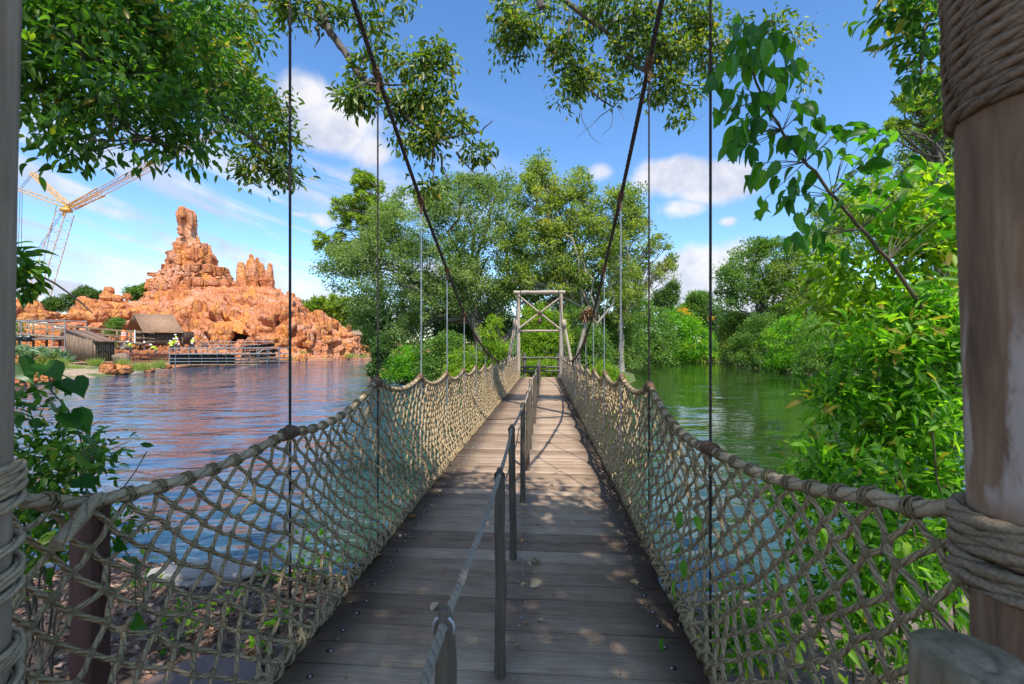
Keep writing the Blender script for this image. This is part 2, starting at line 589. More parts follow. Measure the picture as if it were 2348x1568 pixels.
def leaf_mesh(name, m, pos, axis, size, rng, tint, **kw):
    V, F, k = leaf_arrays(pos, axis, size, rng, **kw)
    return nmesh(name, V, F, m, attr=np.repeat(np.clip(tint, 0, 1), k))


def sphere_pts(n, rng):
    return unit(rng.normal(size=(n, 3)))


def crown(bigs, nclump, per, clump_r, size, rng, shell=.5, droop=0.0, flat=.75, top_bias=.0):
    """bigs: (centre, (rx,ry,rz)) ellipsoids; returns leaf arrays and clump centres"""
    w = np.array([r[0] * r[1] + r[0] * r[2] + r[1] * r[2] for _, r in bigs])
    pick = rng.choice(len(bigs), nclump, p=w / w.sum())
    C = np.array([bigs[i][0] for i in pick])
    Rr = np.array([bigs[i][1] for i in pick])
    dirs = sphere_pts(nclump, rng)
    dirs[:, 2] = np.where((dirs[:, 2] < -.35) & (rng.random(nclump) < .6), -dirs[:, 2], dirs[:, 2])
    rad = shell + (1.06 - shell) * rng.random(nclump) ** .6
    cc = C + dirs * Rr * rad[:, None]
    ct = rng.normal(size=nclump)
    cr = clump_r * (.55 + .9 * rng.random(nclump))
    n = nclump * per
    d = sphere_pts(n, rng) * (rng.random(n)[:, None] ** .55)
    ci = np.repeat(np.arange(nclump), per)
    pos = cc[ci] + d * cr[ci][:, None] * np.array([1, 1, flat])
    out = unit(np.repeat(dirs, per, 0) * .5 + d)
    axis = unit(out * .7 + rng.normal(size=(n, 3)) * .6 + np.array([0, 0, -droop]))
    sz = size * (.65 + .7 * rng.random(n))
    tint = .5 + .19 * ct[ci] + .20 * rng.normal(size=n)
    return pos, axis, sz, tint, cc, cr


def limb_path(a, b, rng, n=7, sag=.06):
    a, b = np.asarray(a, float), np.asarray(b, float)
    t = np.linspace(0, 1, n)[:, None]
    L = np.linalg.norm(b - a)
    p = a + (b - a) * t
    w = np.cumsum(rng.normal(size=(n, 3)) * L * sag, 0)
    w -= t * w[-1]
    p += w
    p[:, 2] += (np.sin(t[:, 0] * PI)) * L * .06
    return p


def tree(name, label, cat, base, bigs, leafm, barkm, nclump, per, clump_r, size, seed, trunk_r=.35, fork=None, stems=1, group=None,
         limbs=True, kind='l4', width=.55, droop=.0, shell=.5, twigs=60, trunk=True, flat=.75, up=.6):
    rng = np.random.default_rng(seed)
    root = empty(name, base, label, cat, group)
    pos, axis, sz, tint, cc, cr = crown(bigs, nclump, per, clump_r, size, rng, shell, droop, flat)
    keep = pos[:, 2] > -1.15
    me = leaf_mesh('crown', leafm, pos[keep], axis[keep], sz[keep], rng, tint[keep], kind=kind, width=width, up=up)
    o = link('crown', me, root)
    o['kind'] = 'stuff'
    if trunk:
        b = np.asarray(base, float)
        mb, lb = MB(), MB()
        top = np.mean([np.asarray(c) for c, _ in bigs], 0)
        for s in range(stems):
            b0 = b + (np.array([rng.normal() * .5, rng.normal() * .5, 0]) if stems > 1 else 0)
            f = np.asarray(fork, float) if fork is not None else b + (top - b) * .45
            if stems > 1:
                f = f + np.array([rng.normal() * 1.2, rng.normal() * .8, rng.normal() * .5])
            p = limb_path(b0 - [0, 0, .5], f, rng, 8, .03)
            r = np.linspace(trunk_r * 1.25, trunk_r * .75, 8) / (stems ** .5)
            r[0] *= 1.35
            mb.tube(p, r, 9)
            for i, (c, rr) in enumerate(bigs):
                if stems > 1 and i % stems != s and rng.random() < .6:
                    continue
                p = limb_path(f, np.asarray(c) + rng.normal(size=3) * .15 * np.asarray(rr), rng, 8, .05)
                lb.tube(p, np.linspace(trunk_r * .6, trunk_r * .16, 8) / (stems ** .5), 7)
                near = np.argsort(np.linalg.norm(cc - np.asarray(c), axis=1))[:max(3, twigs // max(1, len(bigs)))]
                for k in near:
                    st = p[rng.integers(3, 8)]
                    q = limb_path(st, cc[k], rng, 5, .06)
                    lb.tube(q, np.linspace(trunk_r * .16, .018, 5), 4, cap=False)
        mb.obj('trunk', barkm, root, True)
        if lb.n:
            lb.obj('branches', barkm, root, True)
    return root


def bigs_px(items, depth):
    """(xv, yv, rx, ry[, depth offset]) in photo units to ellipsoids at their real depth"""
    out = []
    for it in items:
        x, y, rx, ry = it[:4]
        d = depth + (it[4] if len(it) > 4 else 0)
        k = d / FOC
        out.append((P(x, y, d), (rx * k, (rx + ry) * .5 * k * .85, ry * k)))
    return out


def bush(name, label, cat, items, depth, leafm, n, per, cr, size, seed, group=None, kind='l4', width=.55, z0=-1.1, shell=.45, droop=0.0):
    bg_ = bigs_px(items, depth)
    for c_, r_ in list(bg_):                      # skirts of foliage reaching the ground or water
        lo = c_[2] - r_[2] * .6
        if z0 < lo and lo - z0 < 4:
            h = (lo - z0) * .5 + .25
            bg_.append((np.array([c_[0], c_[1], z0 + h * .9]) - F_ * r_[1] * .25, (r_[0] * 1.0, r_[1] * 1.0, h)))
    c = np.mean([b[0] for b in bg_], 0)
    base = np.array([c[0], c[1], z0])
    rng = np.random.default_rng(seed)
    root = empty(name, base, label, cat, group)
    pos, axis, sz, tint, cc, _ = crown(bg_, n, per, cr, size, rng, shell, droop)
    keep = pos[:, 2] > -1.18
    o = link('foliage', leaf_mesh('foliage', leafm, pos[keep], axis[keep], sz[keep], rng, tint[keep], kind=kind, width=width), root)
    o['kind'] = 'stuff'
    sb = MB()
    for b in bg_:
        f = np.array([b[0][0], b[0][1], z0 - .1])
        for k in range(3):
            e = b[0] + rng.normal(size=3) * np.asarray(b[1]) * .4
            e[2] = max(e[2], z0 + .2)
            sb.tube(limb_path(f + rng.normal(size=3) * [.2, .2, 0], e, rng, 5), np.linspace(.06, .02, 5), 5, cap=False)
    sb.obj('stems', M_twig, root, True)
    return root


# ------------------------------------------------------------------ ground, river
WATER_Z = -1.2


def sd_poly(pts, poly):
    """signed distance to a polygon, negative inside"""
    poly = np.asarray(poly)
    d = np.full(len(pts), 1e9)
    inside = np.zeros(len(pts), bool)
    n = len(poly)
    for i in range(n):
        a, b = poly[i], poly[(i + 1) % n]
        ab = b - a
        t = np.clip(((pts - a) @ ab) / (ab @ ab), 0, 1)
        d = np.minimum(d, np.linalg.norm(pts - (a + t[:, None] * ab), axis=1))
        cond = ((a[1] > pts[:, 1]) != (b[1] > pts[:, 1]))
        xin = (b[0] - a[0]) * (pts[:, 1] - a[1]) / (b[1] - a[1] + 1e-12) + a[0]
        inside ^= cond & (pts[:, 0] < xin)
    return np.where(inside, -d, d)


def sh(xv, yv):
    d = (EYE[2] - WATER_Z) * FOC / (yv - 784)
    return gx(xv, d)[:2]


RIVER = [np.array(p, float) for p in [(1.0, 5.5), (-2.0, 5.4), (-5, 5.6), (-9, 4.5), (-24, 3), (-48, 6), (-52, 18)]]
RIVER += [np.array(sh(20, 892)), np.array(sh(60, 884)), np.array(sh(130, 872)), np.array(sh(200, 866)), np.array(sh(290, 859)),
          np.array(sh(380, 845)), np.array(sh(500, 838)), np.array(sh(640, 832)), np.array(sh(745, 824)), np.array(sh(850, 817)),
          (-36, 100), (-28, 118), (-18, 112), (-17, 80), (-15, 55), np.array(sh(858, 846)), np.array(sh(885, 868)), (-7, 28.5), (-3, 24.5), (0, 23.6), (3, 24.2), (7, 34),
          (10, 52), np.array(sh(1395, 828)), np.array(sh(1480, 827.5)), np.array(sh(1600, 826)), np.array(sh(1660, 827)), np.array(sh(1700, 834)),
          np.array(sh(1760, 843)), np.array(sh(1880, 857)), (21, 26), (13, 15), (7.5, 8), (4, 5.2)]
RIVER = np.array([np.asarray(p, float) for p in RIVER])


def ground_h(xy):
    d = sd_poly(xy, RIVER)
    h = np.where(d < 0, WATER_Z - .03 + np.maximum(d * .35, -1.6), WATER_Z - .03 + .55 * (1 - np.exp(-np.maximum(d, 0) / 1.4)))
    far = np.clip(d / 60, 0, 1)
    h = h + far * .5
    near = np.exp(-(np.maximum(0, xy[:, 1] - 3.0) ** 2 + 0) / 6.0) * (d > 0) * (np.abs(xy[:, 0]) < 25)
    h = h + near * .06 * np.clip(d / 2, 0, 1)
    return h, d


def axis_pts(spec):
    out = []
    for a, b, s in spec:
        out += list(np.arange(a, b, s))
    return np.array(out + [spec[-1][1]])


gxs = axis_pts([(-1600, -300, 130), (-300, -80, 11), (-80, -8, 1.0), (-8, 8, .22), (8, 45, .9), (45, 300, 12), (300, 1600, 130)])
gys = axis_pts([(-1200, -60, 114), (-60, -4, 4), (-4, 8, .2), (8, 30, .6), (30, 125, 1.0), (125, 300, 14), (300, 1800, 150)])
X, Y = np.meshgrid(gxs, gys)
xy = np.stack([X.ravel(), Y.ravel()], -1)
H, DS = ground_h(xy)
rng0 = np.random.default_rng(3)
fine = np.array([noise.noise(Vector((x * 1.3, y * 1.3, 0))) * .06 + noise.noise(Vector((x * 4, y * 4, 5))) * .02 if (abs(x) < 9 and y < 9) else 0 for x, y in xy])
V = np.stack([xy[:, 0], xy[:, 1], H + fine], -1)
nx, ny = len(gxs), len(gys)
i, j = np.meshgrid(np.arange(ny - 1), np.arange(nx - 1), indexing='ij')
a = i * nx + j
Q = np.stack([a, a + 1, a + nx + 1, a + nx], -1).reshape(-1, 4)
m, g, b, _ = mat('soil_and_grass')
tcn = g.new('ShaderNodeTexCoord').outputs['Object']
gxn, gyn, gzn = g.sep(tcn)
n1 = g.noise(tcn, .45, 5)
n2 = g.noise(tcn, 14, 5, .7)
soil = g.ramp(n2, [(.3, (.075, .05, .035)), (.55, (.17, .115, .08)), (.75, (.30, .22, .16))])
grass = g.ramp(n2, [(.3, (.05, .08, .02)), (.6, (.11, .16, .04)), (.8, (.2, .22, .08))])
gy_mask = g.smooth(gyn, 9, 14)
c = g.mix(g.m('MULTIPLY', gy_mask, g.smooth(n1, .38, .52)), soil, grass)
stone = g.smooth(g.m('ABSOLUTE', g.m('SUBTRACT', gzn, -1.08)), .12, .03)
c = g.mix(g.m('MULTIPLY', g.m('MULTIPLY', stone, g.smooth(gyn, 8, 5)), .5), c, (.34, .29, .24))
redsoil = g.ramp(n2, [(.3, (.22, .09, .045)), (.55, (.42, .19, .09)), (.75, (.55, .32, .19))])
sand = g.ramp(n2, [(.3, (.22, .15, .09)), (.6, (.42, .32, .21)), (.8, (.5, .42, .31))])
west = g.smooth(gxn, -11, -14)
c = g.mix(g.m('MULTIPLY', west, g.m('MULTIPLY', g.smooth(gyn, 20, 26), g.smooth(n1, .56, .44))), c, sand)
c = g.mix(g.m('MULTIPLY', west, g.smooth(gyn, 43, 47)), c, redsoil)
g.put(b.inputs['Base Color'], c)
b.inputs['Roughness'].default_value = .95
g.put(b.inputs['Normal'], g.bump(n2, .8, .03))
o = link('ground', nmesh('ground', V, Q, m, True))
tag(o, kind='structure')

# water sheet
m, g, b, _ = mat('river_water')
tcn = g.new('ShaderNodeTexCoord').outputs['Object']
px_, py_, pz_ = g.sep(tcn)
v1 = g.comb(g.m('ADD', g.m('MULTIPLY', px_, .40), g.m('MULTIPLY', py_, .10)), g.m('SUBTRACT', py_, g.m('MULTIPLY', px_, .15)), 0.0)
w1 = g.noise(v1, 1.15, 2, .5, .7)
w2 = g.noise(v1, 3.1, 3, .55, .4)
w0 = g.noise(v1, .42, 2, .5, .8)
patch = g.smooth(g.noise(tcn, .11, 3), .36, .62)
calm = g.m('SUBTRACT', 1.0, g.m('MULTIPLY', g.smooth(px_, -2, 9), .80))
hgt = g.m('ADD', g.m('MULTIPLY', w0, .65), g.m('ADD', g.m('MULTIPLY', w1, .40), g.m('MULTIPLY', w2, .12)))
hgt = g.m('MULTIPLY', hgt, g.m('MULTIPLY', g.m('ADD', g.m('MULTIPLY', patch, .7), .42), calm))
left = g.smooth(px_, 2, -9)
g.put(b.inputs['Base Color'], g.mix(left, (.022, .050, .010), (.020, .062, .120)))
b.inputs['Roughness'].default_value = .04
b.inputs['IOR'].default_value = 1.75
b.inputs['Specular IOR Level'].default_value = .8
g.put(b.inputs['Normal'], g.bump(hgt, 1.0, .36))
wv = []
ring = RIVER
cx, cy = -300.0, -200.0
o = link('water', nmesh('water', [[-70, 1.5, WATER_Z], [60, 1.5, WATER_Z], [60, 135, WATER_Z], [-70, 135, WATER_Z]], [[0, 1, 2, 3]], m))
tag(o, kind='structure')
# ------------------------------------------------------------------ rock formations
def rock_material():
    m, g, b, _ = mat('red_sandstone')
    tcn = g.new('ShaderNodeTexCoord').outputs['Object']
    x, y, z = g.sep(tcn)
    strata = g.noise(g.comb(g.m('MULTIPLY', x, .05), g.m('MULTIPLY', y, .05), g.m('ADD', z, g.m('MULTIPLY', g.noise(tcn, .2, 3), 2.0))), .75, 5, .6)
    streak = g.noise(g.vm('MULTIPLY', tcn, (1, 1, .13)), 1.1, 5, .6)
    big = g.noise(tcn, .16, 4, .55)
    f = g.m('ADD', g.m('ADD', g.m('MULTIPLY', strata, .4), g.m('MULTIPLY', streak, .35)), g.m('MULTIPLY', big, .35))
    c = g.ramp(f, [(.36, (.22, .065, .03)), (.47, (.40, .14, .052)), (.56, (.52, .215, .10)), (.66, (.59, .31, .185)), (.76, (.65, .44, .31))])
    pink = g.smooth(g.noise(tcn, .27, 4), .52, .66)
    c = g.mix(g.m('MULTIPLY', pink, .55), c, (.56, .32, .24))
    ochre = g.smooth(g.noise(g.vm('MULTIPLY', tcn, (1, 1, .3)), .34, 3), .53, .64)
    c = g.mix(g.m('MULTIPLY', ochre, .55), c, (.66, .28, .045))
    top = g.smooth(z, 20, 34)
    c = g.mix(g.m('MULTIPLY', top, .5), c, (.50, .27, .155))
    rnd = g.new('ShaderNodeObjectInfo').outputs['Random']
    c = g.mix(.45, c, g.mix(1.0, c, g.ramp(rnd, [(0, (.62, .50, .42)), (.35, (1.0, .86, .75)), (.7, (1.03, .92, .86)), (1, (1.10, 1.02, .96))]), 'MULTIPLY'))
    g.put(b.inputs['Base Color'], c)
    b.inputs['Roughness'].default_value = .9
    b.inputs['Specular IOR Level'].default_value = .15
    vor = g.voro(g.vm('MULTIPLY', tcn, (1, 1, .5)), 1.2, 'DISTANCE_TO_EDGE')
    h = g.m('ADD', g.m('MULTIPLY', g.noise(tcn, 1.3, 6, .55), .7), g.m('MULTIPLY', g.smooth(vor, 0, .12), .25))
    g.put(b.inputs['Normal'], g.bump(h, 1.0, .42))
    return m


M_rock = rock_material()


def hash01(p):
    return (math.sin(p[0] * 12.9898 + p[1] * 78.233 + p[2] * 37.719) * 43758.5453) % 1.0


def blocky(V, N, cells, seed=0.0):
    """push vertices along N in block-shaped steps; cells: list of ((sx,sy,sz), amplitude, groove)"""
    V = np.array(V, float)
    N = np.asarray(N, float)
    off = np.zeros(len(V))
    for (s, amp, groove) in cells:
        for k in range(len(V)):
            p = V[k]
            wx = noise.noise(Vector((p[0] * .35, p[1] * .35, p[2] * .35 + seed))) * .45
            q = Vector((p[0] / s[0] + wx + seed, p[1] / s[1] - wx, p[2] / s[2] + wx * .6))
            dd, pp = noise.voronoi(q)
            e = dd[1] - dd[0]
            e = min(e / .22, 1.0)
            e = e * e * (3 - 2 * e)
            off[k] += amp * (hash01(pp[0]) - .5) * e - groove * (1 - e)
    return V + N * off[:, None]


def spire(name, rows, depth, parent, nth=96, nz=90, dr=.8, cells=None, seed=0.0, zmin=None, label=None):
    """rows: (y, x left, x right) silhouette in photo units at this depth; a closed rock body of that outline"""
    rows = sorted(rows, key=lambda r: -r[0])
    ys = np.array([r[0] for r in rows], float)
    k = depth / FOC
    z = EYE[2] + (784 - ys) * k
    xl = np.array([r[1] for r in rows]) * k
    xr = np.array([r[2] for r in rows]) * k
    zz = np.linspace(z[0], z[-1], nz)
    XL, XR = np.interp(zz, z, xl), np.interp(zz, z, xr)
    c, r = (XL + XR) / 2, np.maximum((XR - XL) / 2, .05)
    th = np.linspace(0, 2 * PI, nth, endpoint=False)
    ct, st = np.cos(th), np.sin(th)
    sup = (np.abs(ct) ** 3 + np.abs(st) ** 3) ** (-1 / 3)
    rd = np.minimum(r * dr, r)
    base = EYE + depth * F_ - 1173.5 * k * R_
    V = (base[None, None] * np.array([1, 1, 0]) + (c[:, None] + r[:, None] * (ct * sup)[None])[..., None] * R_
         + (rd[:, None] * (st * sup)[None])[..., None] * F_ + zz[:, None, None] * U_)
    N = (ct[None, :, None] * R_ + st[None, :, None] * F_) * np.ones((nz, 1, 1))
    N = N.reshape(-1, 3)
    V = V.reshape(-1, 3)
    cells = cells or [((2.0, 2.0, 4.2), 1.5, .35), ((1.0, 1.0, 1.7), .55, .18)]
    sc = np.repeat(np.clip(r / 4.5, .08, 1.0), nth)
    V2 = blocky(V, N, cells, seed)
    V = V + (V2 - V) * sc[:, None]
    i, j = np.meshgrid(np.arange(nz - 1), np.arange(nth), indexing='ij')
    a, b = i * nth + j, i * nth + (j + 1) % nth
    q = np.stack([a, b, b + nth, a + nth], -1).reshape(-1, 4)
    # uneven cap
    capc = V[(nz - 1) * nth:].mean(0) + [0, 0, .15 * r[-1]]
    V = np.vstack([V, capc])
    t = np.array([[(nz - 1) * nth + jj, (nz - 1) * nth + (jj + 1) % nth, nz * nth] for jj in range(nth)])
    me = nmesh(name, V, [q, t], M_rock)
    o = link(name, me, parent)
    if label: o['label'] = label
    return o


def cv(rows):
    return [((500 + y / 6.522) / 1.0908, (340 + a / 6.522) / 1.0908, (340 + b / 6.522) / 1.0908) for y, a, b in rows]


D_SP = 95.0
sp_root = empty('rock_spire', gx(440, D_SP, 0), 'tall leaning red sandstone spire towering above the whole rocky hill', 'rock spire')
spire('spire_body', cv([(110, 705, 790), (170, 692, 925), (250, 688, 955), (350, 690, 960), (430, 712, 970), (480, 700, 985), (560, 708, 990), (600, 735, 1010), (680, 720, 1035), (700, 712, 1060),
                        (720, 705, 1165), (800, 690, 1175), (850, 660, 1185), (865, 575, 1190), (900, 565, 1215), (960, 560, 1235), (1040, 555, 1240), (1075, 550, 1280), (1085, 548, 1395), (1160, 510, 1405),
                        (1220, 490, 1430), (1225, 420, 1430), (1280, 415, 1460), (1320, 410, 1500), (1350, 385, 1520), (1420, 365, 1530), (1500, 340, 1530), (1580, 300, 1560), (1700, 280, 1580)]),
      D_SP, sp_root, 150, 170, .8, [((1.7, 1.7, 4.6), 1.5, .6), ((.8, .8, 1.5), .5, .28)], 1.7)
# pinnacle blocks and columns standing proud of the body
for (a, b, y0, y1, dd) in [(700, 800, 105, 300, -2.0), (870, 925, 165, 420, -2.0), (695, 775, 440, 570, -2.6), (905, 960, 760, 980, -3.9), (965, 1010, 765, 1000, -4.3), (1020, 1110, 790, 960, -4.2),
                           (1100, 1170, 700, 880, -2.0), (1165, 1235, 880, 1050, -2.5), (565, 640, 870, 1070, -2.5), (640, 740, 880, 1060, -4.6), (640, 720, 1060, 1230, -5.4), (800, 890, 1040, 1260, -6.6),
                           (905, 1020, 1030, 1180, -6.0), (1090, 1230, 1050, 1190, -6.2), (1240, 1300, 1080, 1260, -5.0), (1300, 1400, 1090, 1240, -4.0), (510, 590, 1140, 1330, -5.0), (420, 500, 1225, 1350, -2.5),
                           (790, 900, 1260, 1400, -7.8), (580, 700, 1250, 1500, -7.0), (930, 1090, 1260, 1420, -7.4), (1150, 1340, 1290, 1410, -7.6), (1350, 1520, 1300, 1420, -6.2), (360, 560, 1350, 1500, -5.0),
                           (700, 880, 1380, 1520, -8.4), (950, 1110, 1420, 1560, -8.6), (1120, 1260, 1420, 1570, -8.6), (1370, 1520, 1410, 1520, -7.4)]:
    h = y1 - y0
    w = b - a
    rows = [(y0, a + .25 * w, b - .25 * w), (y0 + .06 * h, a + .06 * w, b - .06 * w), (y0 + .5 * h, a, b), (y1 - .1 * h, a + .03 * w, b), (y1, a + .12 * w, b - .12 * w)]
    spire('rock_column', cv(rows), D_SP + dd, sp_root, 22, 16, .9, [((1.3, 1.3, 2.2), .55, .15)], a * .013)

D_TB = 92.0
tb_root = empty('rock_butte', gx(590, D_TB, 0), 'shorter castle-like red sandstone butte right of the tall spire', 'rock butte')
for (rows, dd) in [
    ([(1015, 1690, 1735), (1030, 1665, 1750), (1080, 1652, 1760), (1200, 1648, 1790), (1260, 1645, 1800), (1400, 1650, 1830), (1520, 1660, 1850)], -.3),
    ([(970, 1835, 1950), (1000, 1820, 1960), (1110, 1800, 1985), (1250, 1795, 1990), (1270, 1830, 1990), (1400, 1850, 2010), (1530, 1840, 2020)], -2.3),
    ([(880, 1865, 1880), (895, 1850, 1900), (930, 1848, 1912), (985, 1850, 1922)], -1.2),
    ([(940, 1960, 1985), (960, 1953, 2000), (1060, 1975, 2025), (1200, 1990, 2060), (1520, 1980, 2080)], -1.0),
    ([(1030, 2010, 2060), (1050, 2000, 2078), (1160, 2000, 2095), (1300, 1990, 2110), (1520, 1990, 2120)], .6),
    ([(1030, 2165, 2195), (1045, 2155, 2218), (1140, 2148, 2228), (1160, 2110, 2232), (1300, 2090, 2238), (1420, 2080, 2235), (1530, 2060, 2240)], -.4),
    ([(1060, 1760, 1830), (1150, 1750, 1830), (1530, 1700, 1850)], 1.4),
    ([(1290, 2010, 2230), (1320, 2000, 2235), (1420, 2060, 2240), (1540, 2040, 2260)], -2.0),
    ([(1300, 1670, 1770), (1340, 1660, 1800), (1420, 1680, 1820), (1530, 1660, 1830)], -2.6),
]:
    spire('rock_column', cv(rows), D_TB + dd, tb_root, 40, 40, .9, [((1.5, 1.5, 3.2), .7, .25), ((.8, .8, 1.2), .3, .12)], rows[0][1] * .01)


def rock_hill(name, cols, nu, nt, seed, cells, prof, back=10.0, skip=None):
    """cols: (x, y shore, d shore, y ridge, d ridge); a terraced rock slope with a back side"""
    cols = np.array(cols, float)
    xs = np.linspace(cols[0, 0], cols[-1, 0], nu)
    ysh, ds, yr, dr = [np.interp(xs, cols[:, 0], cols[:, k]) for k in range(1, 5)]
    t = np.linspace(0, 1, nt)
    hy = np.interp(t, [p[0] for p in prof], [p[1] for p in prof])
    hd = np.interp(t, [p[0] for p in prof], [p[2] for p in prof])
    V = []
    for iu in range(nu):
        z0 = EYE[2] + (784 - ysh[iu]) * ds[iu] / FOC
        z1 = EYE[2] + (784 - yr[iu]) * dr[iu] / FOC
        for it in range(nt):
            d = ds[iu] + (dr[iu] - ds[iu]) * hd[it]
            p = gx(xs[iu], d, z0 + (z1 - z0) * hy[it])
            V.append(p)
    V = np.array(V).reshape(nu, nt, 3)
    tu = np.gradient(V, axis=0)
    tv = np.gradient(V, axis=1)
    N = unit(np.cross(tu, tv))
    fr = -F_ * .8 + U_ * .5
    N = np.where((N @ fr)[..., None] < 0, -N, N)
    if skip:
        for (x0, y0, rx, ry, push) in skip:
            xx = np.repeat(xs[:, None], nt, 1)
            dd = (V - EYE) @ F_
            yy = 784 - (V[..., 2] - EYE[2]) / dd * FOC
            e = ((xx - x0) / rx) ** 2 + ((yy - y0) / ry) ** 2
            mk = np.clip(1.6 - e * 1.2, 0, 1)
            V = V + F_ * (push * mk)[..., None]
    Vf, Nf = V.reshape(-1, 3), N.reshape(-1, 3)
    up_ = np.tile(np.clip((t - .48) / .1, 0, 1), nu)[:, None]
    Vd = blocky(Vf, Nf, cells[:2], seed)
    Vl = blocky(Vf, Nf, cells[2:], seed + 5)
    Vd = Vf + (Vd - Vf) * (1 - .68 * up_) + (Vl - Vf) * (.25 + .75 * up_)
    for k in range(len(Vd)):
        q = Vd[k]
        Vd[k] += Nf[k] * (noise.fractal(Vector(q * .18), 1.0, 2.0, 4) * .45)
    Vd = Vd.reshape(nu, nt, 3)
    Vd[:, 0, 2] = np.minimum(Vd[:, 0, 2], -1.5)
    bk = Vd[:, -1] + F_ * back * .5 - U_ * np.maximum(0, Vd[:, -1, 2:3]) * .45
    bk2 = Vd[:, -1] + F_ * back
    bk2[:, 2] = -1.5
    A = np.concatenate([Vd, bk[:, None], bk2[:, None]], 1)
    nt2 = nt + 2
    i, j = np.meshgrid(np.arange(nu - 1), np.arange(nt2 - 1), indexing='ij')
    a = i * nt2 + j
    q = np.stack([a, a + 1, a + nt2 + 1, a + nt2], -1).reshape(-1, 4)
    return nmesh(name, A.reshape(-1, 3), q[:, ::-1], M_rock)


PROF = [(0, 0, 0), (.12, .10, .10), (.2, .15, .16), (.45, .52, .27), (.52, .60, .36), (.62, .72, .42), (.7, .76, .56), (.8, .87, .64), (.9, .93, .84), (1, 1, 1)]
HILLC = [(-260, 806, 64, 735, 82), (20, 806, 64, 738, 82), (100, 808, 65, 744, 82), (135, 810, 66, 738, 83), (150, 812, 66, 716, 84), (165, 812, 66, 708, 84), (191, 812, 66, 690, 86), (232, 814, 66, 690, 88), (277, 816, 66, 688, 90), (326, 820, 64, 687, 92), (360, 826, 62, 668, 94),
         (390, 832, 61, 664, 95), (528, 832, 61, 655, 95), (560, 832, 62, 652, 93), (600, 831, 62.5, 655, 93), (632, 831, 63, 660, 93), (660, 829, 65, 672, 93), (675, 828, 66.5, 676, 92), (686, 827.5, 67.5, 701, 91),
         (712, 826, 70, 717, 89), (746, 823.5, 74, 720, 89), (765, 822, 77, 736, 89), (810, 819, 83, 755, 92), (828, 818, 85, 775, 93), (840, 817, 87, 790, 93), (853, 816, 88, 806, 93), (860, 815, 89, 813, 92)]
hill = link('rock_hill', rock_hill('rock_hill', HILLC, 420, 120, 4.2, [((2.8, 2.8, 5.6), 2.2, 1.1), ((1.3, 1.3, 2.2), .8, .42), ((5.0, 5.0, .9), 1.1, .35), ((2.2, 2.2, .6), .45, .2)], PROF, 12,
                                   skip=[(528, 774, 36, 20, 8.5), (466, 774, 11, 18, 5)]))
tag(hill, 'wide terraced red rock hill rising from the far river bank', 'rock hill')
# rounded columns and boulders on the face of the hill
rngb = np.random.default_rng(11)


def boulder_mesh(seed, nu=22, nv=16, block=.35):
    th = np.linspace(0, 2 * PI, nu, endpoint=False)
    ph = np.linspace(0, PI, nv)
    V = np.array([[math.sin(p) * math.cos(t), math.sin(p) * math.sin(t), math.cos(p)] for p in ph for t in th])
    s = (np.abs(V) ** 4).sum(1) ** (-1 / 4)
    V = V * (1 + (s - 1) * .7)[:, None]
    V = V * np.array([1 + .25 * noise.noise(Vector(v * 1.6 + seed)) + .10 * noise.noise(Vector(v * 4 + seed)) for v in V])[:, None]
    V = blocky(V, unit(V), [((1.0, 1.0, 1.3), block, .12)], seed)
    q = [[i * nu + j, (i + 1) * nu + j, (i + 1) * nu + (j + 1) % nu, i * nu + (j + 1) % nu] for i in range(nv - 1) for j in range(nu)]
    return nmesh('boulder', V, np.array(q), M_rock, smooth=False)


BOULD = [boulder_mesh(s * 3.7 + .3) for s in range(6)]


def boulder(name, xv, yv, rx, ry, d, parent=None, k=0, rz=None, **kw):
    o = bpy.data.objects.new(name, BOULD[k % len(BOULD)])
    COL.objects.link(o)
    c = P(xv, yv, d)
    f = d / FOC
    o.scale = (rx * f, (rx + ry) * .45 * f, ry * f)
    o.rotation_euler = (rngb.normal() * .05, rngb.normal() * .07, YAW + (rngb.normal() * .35 if rz is None else rz))
    if parent is not None:
        o.parent = parent
        o.location = Vector(c) - parent.location
    else:
        o.location = c
    return tag(o, **kw)


# crop coordinates of the cliff (see photo) -> (x, y, rx, ry, depth)
def c3(x, y):
    return (400 + x / 4.348) / 1.0908, (740 + y / 4.348) / 1.0908


